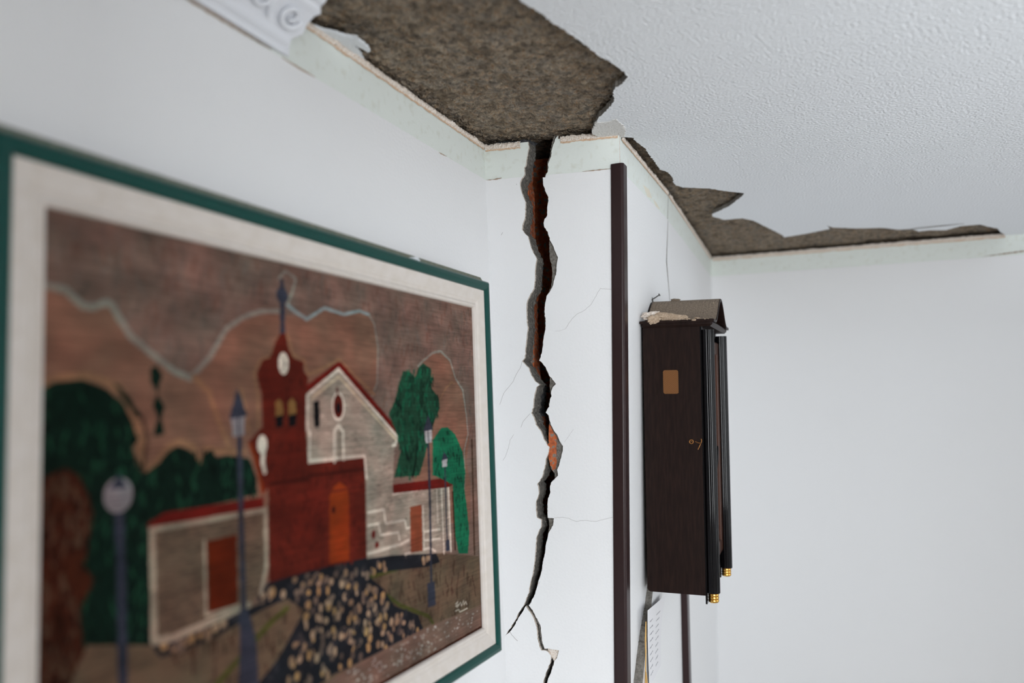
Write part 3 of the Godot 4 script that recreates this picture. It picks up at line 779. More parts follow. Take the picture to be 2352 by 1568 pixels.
	for strand in [[Vector3(0.194, 2.3425, -2.674), Vector3(0.236, 2.341, -2.626), Vector3(0.292, 2.340, -2.613), Vector3(0.353, 2.3425, -2.617)], [Vector3(0.211, 2.3425, -2.666), Vector3(0.282, 2.341, -2.630), Vector3(0.340, 2.3425, -2.620)]]:
		g = Geo.new()
		g.tube(strand, [0.0007, 0.0007, 0.0007, 0.0005].slice(0, strand.size()), 6)
		part("loose_fibre", [[g, M.render]], get_node("ceiling"))
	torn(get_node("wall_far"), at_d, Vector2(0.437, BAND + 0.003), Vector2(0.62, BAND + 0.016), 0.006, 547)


# a ragged lip of torn paint along the strip's lower edge, its shadow put into the colour
func torn(o: Node3D, to3d: Callable, a: Vector2, b: Vector2, high: float, seeded: int) -> void:
	rng.seed = seeded
	var g := Geo.new()
	var many := maxi(6, int(a.distance_to(b) / 0.004))
	var before := []
	var front: Vector3 = to3d.call(a, 0.0) - to3d.call(a, 1.0)
	for i in many + 1:
		var t := float(i) / many
		var p := a.lerp(b, t)
		var w := high * sin(PI * clampf(t, 0.04, 0.96)) * rng.randf_range(0.35, 1.0)
		var row := [to3d.call(p + Vector2(0, w * 0.5), 0.0008), to3d.call(p + Vector2(0, rng.randf_range(-0.2, 0.2) * w), -0.0012 - w * 0.2), to3d.call(p - Vector2(0, w * 0.5), 0.0)]
		if before:
			g.quad(before[0], row[0], row[1], before[1], front + Vector3.UP)
			g.quad(before[1], row[1], row[2], before[2], front + Vector3.DOWN)
		before = row
	part("torn_lip_and_shadow", [[g, M.torn_edge_shadow]], o)


func corner_trims() -> void:
	# brown corner guard on the pilaster, an angle with a rounded nose
	var guard := thing("trim_1", "dark brown corner guard on the pilaster edge beside the crack", "trim", "structure")
	var line := PackedVector2Array([Vector2(-0.3785, -1.4560), Vector2(-0.3785, -1.4490)])
	for k in 7:
		var a := PI / 2 - PI / 2 * k / 6.0
		line.append(Vector2(-0.3600 + 0.0055 * cos(a), -1.4515 + 0.0055 * sin(a)))
	line.append_array(PackedVector2Array([Vector2(-0.3545, -1.475), Vector2(-0.3640, -1.475), Vector2(-0.3640, -1.4560)]))
	var g := Geo.new()
	prism(g, g, line, func(p: Vector2, d: float) -> Vector3: return Vector3(p.x, 2.290 - d, p.y), 0.0, 2.29, 1, 0.0, true)
	part("angle", [[g, M.trim_brown]], guard)
	g = Geo.new()
	g.box(Vector3(-0.3780, 0.0, -1.4488), Vector3(-0.3765, 2.289, -1.4478))
	part("raised_edge", [[g, M.trim_brown]], guard)
	var strip := thing("trim_2", "narrow brown strip on the wall below the clock", "trim", "structure")
	g = Geo.new()
	var lean := func(p: Vector2, y: float) -> Vector3:
		return at_c2(Vector2(-2.075 - p.x + (y - 1.36) * 0.05 + 0.0, y), 0.0) + Vector3(p.y + (1.36 - y) * 0.006, 0, 0)
	for q in [[Vector2(0, 0), Vector2(0, 0.016), Vector3(0, 0, 1)], [Vector2(0, 0.016), Vector2(0.04, 0.016), Vector3(1, 0, 0)], [Vector2(0.04, 0.016), Vector2(0.04, 0), Vector3(0, 0, -1)]]:
		g.quad(lean.call(q[0], 0.0), lean.call(q[1], 0.0), lean.call(q[1], 1.66), lean.call(q[0], 1.66), q[2])
	g.quad(lean.call(Vector2(0, 0), 1.66), lean.call(Vector2(0, 0.016), 1.66), lean.call(Vector2(0.04, 0.016), 1.66), lean.call(Vector2(0.04, 0), 1.66), Vector3.UP)
	part("batten", [[g, M.trim_brown]], strip)


func cornice() -> void:
	var o := thing("trim_3", "broken end of white ornamental ceiling cornice with scroll relief", "trim", "structure")
	var profile := [Vector2(0.0, -0.060), Vector2(0.0045, -0.060), Vector2(0.006, -0.053), Vector2(0.013, -0.050), Vector2(0.016, -0.042), Vector2(0.024, -0.034), Vector2(0.034, -0.025), Vector2(0.044, -0.017), Vector2(0.051, -0.013), Vector2(0.054, -0.007), Vector2(0.062, -0.0055), Vector2(0.065, 0.0), Vector2(0.0, 0.004)]
	var g := Geo.new()
	var f := noise(60.0, 3, 601)
	var spot := func(p: Vector2, z: float) -> Vector3:
		return at_a(Vector2(z, CEIL + p.y), -p.x)
	var zs := [0.9, 0.2, -0.2, -0.5, -0.7, -0.805]
	for i in zs.size() - 1:
		for k in profile.size() - 1:
			var p: Vector2 = profile[k]
			var q: Vector2 = profile[k + 1]
			var e := func(v: Vector2, w: float) -> float: return w + (f.get_noise_2d(v.x * 3.0, v.y * 3.0) * 0.012 if w < -0.8 else 0.0)
			g.quad(spot.call(p, e.call(p, zs[i])), spot.call(q, e.call(q, zs[i])), spot.call(q, e.call(q, zs[i + 1])), spot.call(p, e.call(p, zs[i + 1])), Vector3(1, -1, 0))
	for k in profile.size() - 1:
		var p: Vector2 = profile[k]
		var q: Vector2 = profile[k + 1]
		g.tri(spot.call(Vector2(0.012, -0.012), -0.803), spot.call(p, -0.805 + f.get_noise_2d(p.x * 3.0, p.y * 3.0) * 0.012), spot.call(q, -0.805 + f.get_noise_2d(q.x * 3.0, q.y * 3.0) * 0.012), Vector3(0, 0, -1))
	part("moulding", [[g, M.cornice_white]], o)
	# scrolls standing out of the sloping face
	var mid := Vector2(0.034, -0.0285)
	var slope := Vector2(0.035, 0.032).normalized()
	for k in 14:
		var z0 := -0.775 + k * 0.055
		g = Geo.new()
		var pts := []
		var radii := []
		for j in 22:
			var t := j / 21.0
			var a := t * TAU * 1.35 + (0.0 if k % 2 else PI)
			var r := lerpf(0.016, 0.004, t)
			var s := slope * r * sin(a)
			pts.append(spot.call(mid + s + Vector2(0.001, -0.001), z0 + r * 1.15 * cos(a)))
			radii.append(lerpf(0.0042, 0.0022, t))
		g.tube(pts, radii, 8)
		part("scroll", [[g, M.cornice_white]], o)
		g = Geo.new()
		var leaf := []
		var lr := []
		for j in 8:
			var t := j / 7.0
			leaf.append(spot.call(mid + slope * lerpf(-0.017, 0.018, t) + Vector2(0.001, -0.001), z0 + 0.0275 + 0.008 * sin(t * PI)))
			lr.append(0.001 + 0.0032 * sin(PI * clampf(t, 0.05, 0.95)))
		g.tube(leaf, lr, 8)
		part("leaf", [[g, M.cornice_white]], o)


# ---------------------------------------------------------------- the framed painting
const PW := 0.7637
const PH := 0.5183

func picture() -> void:
	var o := thing("framed_painting", "framed painting of a red church tower, dark green and cream frame", "painting")
	o.transform = Transform3D(Basis(Vector3(0.04063, -0.02028, -0.99897), Vector3(-0.04843, 0.99858, -0.02224), Vector3(0.99800, 0.04929, 0.03959)), Vector3(-0.58900, 2.02495, -0.46078))
	# panel: local x to the right, y up, z out of the wall; top left corner at the origin
	var g := Geo.new()
	var m := StandardMaterial3D.new()
	m.resource_name = "painted_panel"
	m.albedo_texture = ImageTexture.create_from_image(paint())
	m.roughness = 0.7
	m.metallic_specular = 0.12
	m.heightmap_enabled = true
	m.heightmap_texture = noise_map(0.09, 3, 701)
	m.heightmap_scale = 0.012
	var c := [Vector3(0, 0, 0), Vector3(PW, 0, 0), Vector3(PW, -PH, 0), Vector3(0, -PH, 0)]
	g.quad(c[0], c[1], c[2], c[3], Vector3(0, 0, 1))
	for i in g.uv.size():
		g.uv[i] = Vector2(g.v[i].x / PW, -g.v[i].y / PH)
	var rim := Geo.new()
	rim.box(Vector3(0, -PH, -0.004), Vector3(PW, 0, -0.0005))
	part("painted_panel", [[g, m], [rim, M.raw_wood]], o, "dark painting of a church, lamp posts and trees")
	# mouldings: (distance outwards, height) profiles swept round with mitred corners, one part per side
	var slip := [Vector2(-0.001, 0.0), Vector2(0.0, 0.003), Vector2(0.0015, 0.0046), Vector2(0.0045, 0.0046), Vector2(0.006, 0.003), Vector2(0.0085, 0.0022), Vector2(0.0105, 0.0028), Vector2(0.013, 0.0046), Vector2(0.031, 0.0078), Vector2(0.032, 0.0065)]
	var outer := [Vector2(0.0312, 0.006), Vector2(0.0318, 0.0095), Vector2(0.0345, 0.0118), Vector2(0.0395, 0.0126), Vector2(0.0445, 0.0118), Vector2(0.0475, 0.0090), Vector2(0.0482, 0.002), Vector2(0.0472, -0.004)]
	var step_out := [Vector2(0.0472, -0.003), Vector2(0.0520, -0.0045), Vector2(0.0565, -0.0080), Vector2(0.0585, -0.0105), Vector2(0.0600, -0.0112), Vector2(0.0605, -0.0155), Vector2(0.046, -0.0160)]
	var sides := ["top", "right", "bottom", "left"]
	for s in 4:
		var ss := Geo.new()
		mitre(ss, slip, s)
		part("cream_slip", [[ss, M.frame_cream]], o)
		ss = Geo.new()
		mitre(ss, outer, s)
		part("green_moulding", [[ss, M.frame_green]], o)
		ss = Geo.new()
		mitre(ss, step_out, s)
		part("stepped_edge", [[ss, M.frame_dust if sides[s] == "top" else M.frame_green]], o, "dusty outer step of the frame" if sides[s] == "top" else "")
	g = Geo.new()
	g.box(Vector3(-0.044, -PH - 0.044, -0.012), Vector3(PW + 0.044, 0.044, -0.0045))
	part("backing_board", [[g, M.raw_wood]], o)


func mitre(g: Geo, profile: Array, s: int) -> void:
	var spot := func(e: float, h: float, end: int) -> Vector3:
		var corners := [Vector2(-e, e), Vector2(PW + e, e), Vector2(PW + e, -PH - e), Vector2(-e, -PH - e)]
		var p: Vector2 = corners[(s + end) % 4]
		return Vector3(p.x, p.y, h)
	var out: Vector3 = [Vector3.UP, Vector3.RIGHT, Vector3.DOWN, Vector3.LEFT][s]
	for k in profile.size() - 1:
		var p: Vector2 = profile[k]
		var q: Vector2 = profile[k + 1]
		var t := (q - p).normalized()
		var want := out * -t.y + Vector3.BACK * t.x
		g.quad(spot.call(p.x, p.y, 0), spot.call(p.x, p.y, 1), spot.call(q.x, q.y, 1), spot.call(q.x, q.y, 0), want)


func fill(flat: Array, color: Color) -> void:
	var n := flat.size() / 2
	var y0 := 1 << 20
	var y1 := -(1 << 20)
	for i in n:
		y0 = mini(y0, flat[i * 2 + 1])
		y1 = maxi(y1, flat[i * 2 + 1])
	for y in range(maxi(y0, 0), mini(y1, img.get_height() - 1) + 1):
		var cuts := []
		for i in n:
			var ay: float = flat[i * 2 + 1]
			var by: float = flat[(i + 1) % n * 2 + 1]
			if (ay <= y) != (by <= y):
				var ax: float = flat[i * 2]
				cuts.append(ax + (y - ay) / (by - ay) * (flat[(i + 1) % n * 2] - ax) + 1.6 * sin(y * 0.31 + i) * sin(y * 0.13))
		cuts.sort()
		for k in range(0, cuts.size() - 1, 2):
			var a := maxi(int(cuts[k]), 0)
			var b := mini(int(cuts[k + 1]), img.get_width() - 1)
			if b >= a:
				img.fill_rect(Rect2i(a, y, b - a + 1, 1), color)


func blot(at: Array, rx: float, ry: float, color: Color) -> void:
	for y in range(-int(ry), int(ry) + 1):
		var w := int(rx * sqrt(maxf(0.0, 1.0 - y * y / (ry * ry))))
		img.fill_rect(Rect2i(at[0] - w, at[1] + y, 2 * w + 1, 1).intersection(Rect2i(0, 0, img.get_width(), img.get_height())), color)


func stroke(flat: Array, wide: float, color: Color) -> void:
	for i in flat.size() / 2 - 1:
		var a := Vector2(flat[i * 2], flat[i * 2 + 1])
		var b := Vector2(flat[i * 2 + 2], flat[i * 2 + 3])
		var many := maxi(1, int(a.distance_to(b) / maxf(1.0, wide * 0.22)))
		for k in many + 1:
			var p := a.lerp(b, float(k) / many)
			var r := wide * 0.5 * rng.randf_range(0.75, 1.1)
			blot([int(p.x), int(p.y)], r, r, color.lerp(color.darkened(0.25), rng.randf() * 0.5))


func inside_points(flat: Array, many: int) -> Array:
	var poly := PackedVector2Array()
	var box := Rect2(flat[0], flat[1], 0, 0)
	for i in flat.size() / 2:
		poly.append(Vector2(flat[i * 2], flat[i * 2 + 1]))
		box = box.expand(poly[-1])
	var out := []
	for i in many * 6:
		var p := Vector2(rng.randf_range(box.position.x, box.end.x), rng.randf_range(box.position.y, box.end.y))
		if p.x > 0 and p.y > 0 and p.x < img.get_width() and p.y < img.get_height() and Geometry2D.is_point_in_polygon(p, poly):
			out.append(p)
			if out.size() >= many:
				break
	return out


func dabs(flat: Array, many: int, size: float, colors: Array) -> void:
	for p in inside_points(flat, many):
		var c: Color = colors[rng.randi() % colors.size()]
		var d := Vector2(rng.randf_range(-0.5, 0.5), 1.0) * size
		stroke([int(p.x), int(p.y), int(p.x + d.x), int(p.y + d.y)], size * 0.32, c)


func scratches(flat: Array, many: int, base := STUCCO) -> void:
	for p in inside_points(flat, many):
		var c: Color = base * [1.12, 0.87, 1.18, 0.76][rng.randi() % 4]
		img.fill_rect(Rect2i(int(p.x), int(p.y), rng.randi_range(5, 22), rng.randi_range(1, 3)).intersection(Rect2i(0, 0, img.get_width(), img.get_height())), c)


func stones(flat: Array, many: int) -> void:
	for p in inside_points(flat, many):
		var c: Color = [Color8(146, 120, 98), Color8(126, 100, 79), Color8(108, 90, 78), Color8(84, 70, 62), Color8(146, 114, 78), Color8(54, 48, 48), Color8(40, 38, 42)][rng.randi() % 7]
		blot([int(p.x), int(p.y)], rng.randf_range(5, 10), rng.randf_range(6, 12), c)


func flecks(flat: Array, many: int) -> void:
	for p in inside_points(flat, many):
		var c: Color = [Color8(158, 148, 140), Color8(140, 128, 120), Color8(124, 104, 92)][rng.randi() % 3]
		blot([int(p.x), int(p.y)], rng.randf_range(3, 7), rng.randf_range(1.5, 3.5), c)


func paint() -> Image:
	img = Image.create(1528, 1036, false, Image.FORMAT_RGB8)
	img.fill(SKY_PAINT)
	rng.seed = 77
	dabs([0, 0, 1528, 0, 1528, 420, 0, 420], 900, 26, [SKY_PAINT, Color8(114, 94, 85), Color8(110, 82, 71), Color8(104, 86, 77)])
	# hills, then their chalky ridge lines
	fill([-26,124,1,127,41,130,78,152,125,141,170,198,218,228,269,256,312,267,357,227,405,164,455,137,565,114,664,124,731,87,810,96,886,81,938,102,960,172,950,265,928,311,1018,417,1004,749,-16,631], HILL)
	fill([1140,248,1179,197,1232,171,1299,159,1366,188,1392,242,1439,282,1459,351,1478,435,1448,503,1475,560,1465,696,1120,650], HILL)
	stroke([-26,124,1,129,41,132,74,155,95,155,125,142,170,199,218,229,269,258,309,270], 13, RIDGE)
	stroke([309,270,357,229,405,166,455,137,509,119,565,113], 11, RIDGE)
	stroke([595,96,625,109,664,122,731,88,810,96,877,80,922,85], 8, RIDGE_BLUE)
	stroke([566,40,589,19,626,31,613,64,598,90], 7, RIDGE)
	stroke([922,85,946,109,960,172,952,265,922,306], 5, RIDGE)
	stroke([1169,210,1192,196,1255,167,1304,159,1364,185,1395,239,1443,275,1462,353,1470,416,1439,469,1440,537,1430,597], 8, RIDGE)
	stroke([1290,308,1327,274,1368,252,1385,255], 6, TAN)
	# outlines left bare round the trees and the tower
	stroke([4,290,32,278,84,272,126,284,162,310,181,345,196,383,187,400,202,441,231,424,254,400,282,389,317,403,335,433,345,406,379,413,453,417], 14, TAN)
	stroke([205,442,192,383,171,321,142,285], 16, TAN)
	stroke([317,267,356,296,380,348,403,392,418,423], 13, TAN)
	stroke([444,286,456,322,468,376], 9, TAN)
	stroke([564,170,538,216,504,227,485,254,496,299,497,368], 9, TAN)
	stroke([594,163,611,209,651,218,663,250,702,242,785,211,939,295], 9, TAN)
	# trees on the left
	fill([-37,301,4,294,28,283,76,278,118,292,153,315,171,344,188,383,175,396,189,434,206,441,234,426,255,407,280,397,312,410,334,436,345,416,362,407,376,425,403,422,468,432,488,470,493,507,452,510,215,527,216,758,90,738,-28,730], GREEN_DARK)
	dabs([4,294,76,279,153,315,188,383,206,441,280,397,468,432,493,507,215,527,216,743,90,710,6,437], 420, 16, [GREEN, GREEN_DARK, GREEN_DEEP])
	fill([214,254,230,248,240,265,230,302,246,322,239,349,247,374,221,377,231,345,221,321,230,298,217,282], GREEN_DARK)
	fill([137,284,149,288,171,310,195,341,188,345,162,318], GREEN_DARK)
	stroke([200,439,207,376,198,345], 7, BROWN)
	fill([-47,445,6,437,46,421,71,437,90,474,98,503,80,583,101,608,74,651,83,722,60,809,-40,813], RUSSET)
	dabs([-20,441,46,421,90,474,80,583,74,651,59,783,-27,780], 200, 22, [RUSSET, RUSSET_DEEP, BROWN])
	# ground, grass verge, street
	fill([90,710,240,750,355,741,501,730,526,696,669,697,888,706,1238,751,1344,773,1519,808,1538,982,1189,946,914,950,638,1004,62,981,-11,886], GROUND)
	dabs([240,757,501,748,888,717,1343,783,1492,836,1493,951,914,948,499,957], 380, 20, [GROUND, GROUND_DEEP, BROWN])
	stroke([643,727,791,741,902,757,1069,760], 12, MOSS)
	stroke([583,762,527,781,449,822,377,858], 14, MOSS)
	stroke([920,783,1042,858,1191,921,1226,960], 11, MOSS)
	# cobbled path
	fill([488,711,526,696,669,697,888,706,924,693,1238,743,1262,782,1198,783,1003,760,887,747,960,796,1010,851,1131,902,1164,957,1128,971,914,950,734,948,552,975,400,989,448,915,554,859,642,780,584,741,501,748], COBBLE)
	fill([221,746,355,741,501,734,501,748,355,772,240,772], COBBLE)
	stones([501,714,669,700,888,711,1213,744,1237,775,1004,755,887,747,960,798,1010,854,1120,901,1152,954,1105,963,914,946,734,943,552,966,423,973,568,858,645,780,584,741,501,744], 330)
	stones([230,750,355,744,501,737,501,744,355,765,242,770], 26)
	# street with light flecks
	fill([1572,959,1495,961,1189,946,914,950,785,953,552,975,448,990,271,1076,1612,1683,1673,969], STREET)
	flecks([1495,969,1189,953,914,957,785,959,552,984,637,1059,911,1022,1185,1022,1492,1012], 230)
	# left house
	fill([216,541,517,540,521,662,501,714,465,733,355,739,242,747,223,741], STUCCO_DULL)
	scratches([220,544,511,545,515,661,462,729,242,743,227,736], 520, STUCCO_DULL)
	stroke([216,542,517,542], 13, CREAM_DULL)
	stroke([517,542,519,662,501,712], 12, CREAM_DULL)
	stroke([219,543,225,740,270,744,355,738,465,729], 14, CREAM_DULL)
	stroke([247,567,248,714], 7, STUCCO_DULL)
	fill([208,533,245,517,512,516,512,537,215,539], ROOF)
	fill([351,584,430,582,433,720,355,720], ORANGE_DULL)
	stroke([344,581,348,723,435,723], 6, CREAM_DULL)
	# nave
	fill([657,297,785,228,1058,409,1028,443,1017,545,1010,707,890,705,893,456,662,456], STUCCO)
	scratches([665,302,784,243,1036,410,1021,452,1006,698,896,695,897,452,668,447], 520)
	# stepped wall on the right
	fill([1016,558,1329,563,1333,761,1263,757,1009,720,890,709,894,599,1014,613], STUCCO)
	scratches([1016,563,1323,571,1323,752,1010,711,896,699,903,607], 320)
	stroke([1018,561,1101,562,1329,563], 7, CREAM)
	stroke([1329,563,1333,761], 10, CREAM)
	stroke([1285,567,1290,762], 8, CREAM)
	stroke([1256,567,1258,669], 5, CREAM)
	stroke([898,595,972,597,979,634,1075,637,1083,660,1108,661], 7, CREAM)
	stroke([897,628,946,630,953,660,1040,665,1046,687], 7, CREAM)
	stroke([894,697,964,697,1045,698,1095,694], 8, CREAM)
	stroke([1071,728,1098,728,1201,732,1238,746], 7, CREAM)
	stroke([1175,609,1174,733], 6, CREAM)
	stroke([1179,683,1268,688], 6, CREAM)
	stroke([1177,707,1271,716], 6, CREAM)
	blot([921,653], 9, 11, ROOF)
	blot([936,682], 9, 8, ROOF)
	fill([1017,535,1211,540,1325,542,1357,566,1329,571,1023,559], ROOF)
	fill([1104,605,1166,605,1166,734,1102,729], RUST)
	# tower and portal
	fill([572,161,586,160,599,199,617,216,648,222,650,244,666,258,659,298,654,378,662,456,889,456,888,706,669,697,526,696,526,397,511,371,509,300,499,267,495,250,513,224,535,218,558,177], RED)
	dabs([564,197,647,232,654,378,661,462,889,462,885,695,669,689,531,688,530,397,515,300,507,247], 300, 14, [RED, RED_DEEP, RED_LIGHT])
	stroke([527,491,661,490], 8, RED_DEEP)
	stroke([496,255,512,300,514,373], 8, RED_LIGHT)
	fill([466,398,506,370,530,380,531,490,512,508], RED)
	blot([508,405], 15, 20, CREAM)
	stroke([513,415,509,446,515,463], 12, CREAM)
	stroke([471,402,491,443,509,506], 9, ORANGE)
	stroke([661,484,888,484], 6, RED_DEEP)
	stroke([727,691,731,538,749,509,780,497,816,513,829,543,824,706], 13, RED_LIGHT)
	fill([736,695,740,541,756,516,780,508,808,521,818,549,815,700], ORANGE)
	stroke([752,528,806,529], 5, RED_LIGHT)
	blot([754,571], 8, 9, RED_DEEP)
	fill([659,277,781,216,796,217,1081,407,1067,416,785,228,662,292], ROOF)
	stroke([665,298,784,235,1053,413], 8, CREAM)
	stroke([678,306,784,252,1036,415], 6, CREAM_WARM)
	stroke([662,300,660,378,669,383,665,452,889,451,895,507], 9, CREAM)
	stroke([1058,406,1035,429,1022,431], 10, CREAM)
	fill([684,314,705,310,707,371,686,375], BLACK)
	blot([780,325], 26, 36, CREAM)
	blot([780,325], 20, 29, RED)
	blot([780,329], 9, 14, BLACK)
	stroke([776,280,779,296], 8, RED)
	stroke([761,458,763,385,780,371,798,387,799,455], 8, CREAM)
	stroke([782,386,782,456], 4, BROWN)
	blot([579,229], 17, 25, CREAM)
	stroke([579,217,585,229,578,241], 4, BROWN)
	fill([552,316,563,307,576,318,576,368,553,371], OCHRE)
	fill([594,316,606,305,621,318,620,367,596,371], OCHRE)
	fill([553,346,576,343,576,368,553,371], BLACK)
	fill([596,344,621,342,620,367,596,371], BLACK)
	fill([572,39,581,38,588,67,595,74,587,87,585,161,570,163,570,89,560,78,569,67], POST)
	blot([577,76], 20, 18, POST)
	# trees on the right
	fill([1087,226,1124,230,1150,243,1169,215,1197,200,1242,215,1244,275,1282,298,1289,330,1249,376,1238,387,1190,474,1158,523,1025,517,1061,449,1045,401,1006,345,1038,311,1065,257], GREEN)
	fill([1241,425,1296,391,1334,390,1384,415,1430,472,1443,537,1431,583,1445,639,1457,722,1444,787,1383,777,1364,722,1357,566,1276,538,1235,527], GREEN_BRIGHT)
	dabs([1087,226,1243,207,1282,298,1289,330,1232,394,1158,523,1036,511,1061,449,1017,345], 300, 15, [GREEN, GREEN_DARK, GREEN_BRIGHT])
	dabs([1256,425,1334,395,1430,472,1437,584,1451,721,1400,775,1368,567,1251,528], 240, 11, [GREEN_BRIGHT, GREEN, GREEN_BRIGHT, GREEN_DARK])
	stroke([1150,434,1140,483,1122,523], 9, GREEN_DEEP)
	stroke([1355,589,1361,761], 9, RUSSET)
	stroke([1496,436,1489,795], 12, BROWN)
	# lamp posts
	stroke([148,493,154,597,161,844], 20, POST)
	blot([147,475], 30, 30, LANTERN_DULL)
	fill([128,463,147,440,167,465], POST)
	stroke([440,390,443,517,450,736,457,824], 15, POST)
	fill([416,347,457,342,453,383,423,386], LANTERN_DULL)
	stroke([437,345,439,384], 5, POST)
	fill([411,350,436,286,464,344], POST)
	fill([437,733,462,737,485,805,496,956,430,950,439,802], POST)
	stroke([1215,435,1214,638,1210,835], 12, POST)
	fill([1194,396,1237,392,1235,431,1200,433], LANTERN)
	stroke([1214,397,1217,430], 5, POST)
	fill([1186,399,1219,351,1243,394], POST)
	fill([1188,828,1228,831,1232,898,1189,896], POST)
	stroke([1310,512,1310,650,1312,755], 8, POST)
	fill([1296,485,1326,484,1324,508,1294,509], LANTERN)
	fill([1290,488,1310,463,1331,485], POST)
	fill([1303,726,1324,726,1328,758,1301,759], POST)
	# the painter's scribble, too loose to read
	stroke([1351,922,1368,918,1353,930,1376,927,1361,934,1385,924,1390,936,1405,923,1407,936,1419,929,1424,938], 3, CREAM)
	stroke([1350,942,1372,942,1377,951,1429,952], 3, CREAM)
	# dark margin of bare wood
	stroke([1548,-25,1528,1034], 16, RUSSET)
	stroke([1528,1034,923,1032,637,1031], 14, RUSSET)

	# horizontal brush drag and board grain over the whole panel
	var w := img.get_width()
	var h := img.get_height()
	var data := img.get_data()
	var blotch := noise(0.006, 4, 711)
	var drag := noise(0.35, 2, 712)
	for y in h:
		var line := drag.get_noise_1d(y) * 0.16
		for x0 in range(0, w, 8):
			var k := 1.0 + line + drag.get_noise_2d(x0 * 0.03, y) * 0.16 + blotch.get_noise_2d(x0, y * 1.6) * 0.22
			var warm := 1.0 + blotch.get_noise_2d(y * 0.9 + 900.0, x0) * 0.10
			for x in range(x0, mini(x0 + 8, w)):
				var i := (y * w + x) * 3
				data[i] = clampi(int(data[i] * k * warm), 0, 255)
				data[i + 1] = clampi(int(data[i + 1] * k), 0, 255)
				data[i + 2] = clampi(int(data[i + 2] * k), 0, 255)
	return Image.create_from_data(w, h, false, Image.FORMAT_RGB8, data)


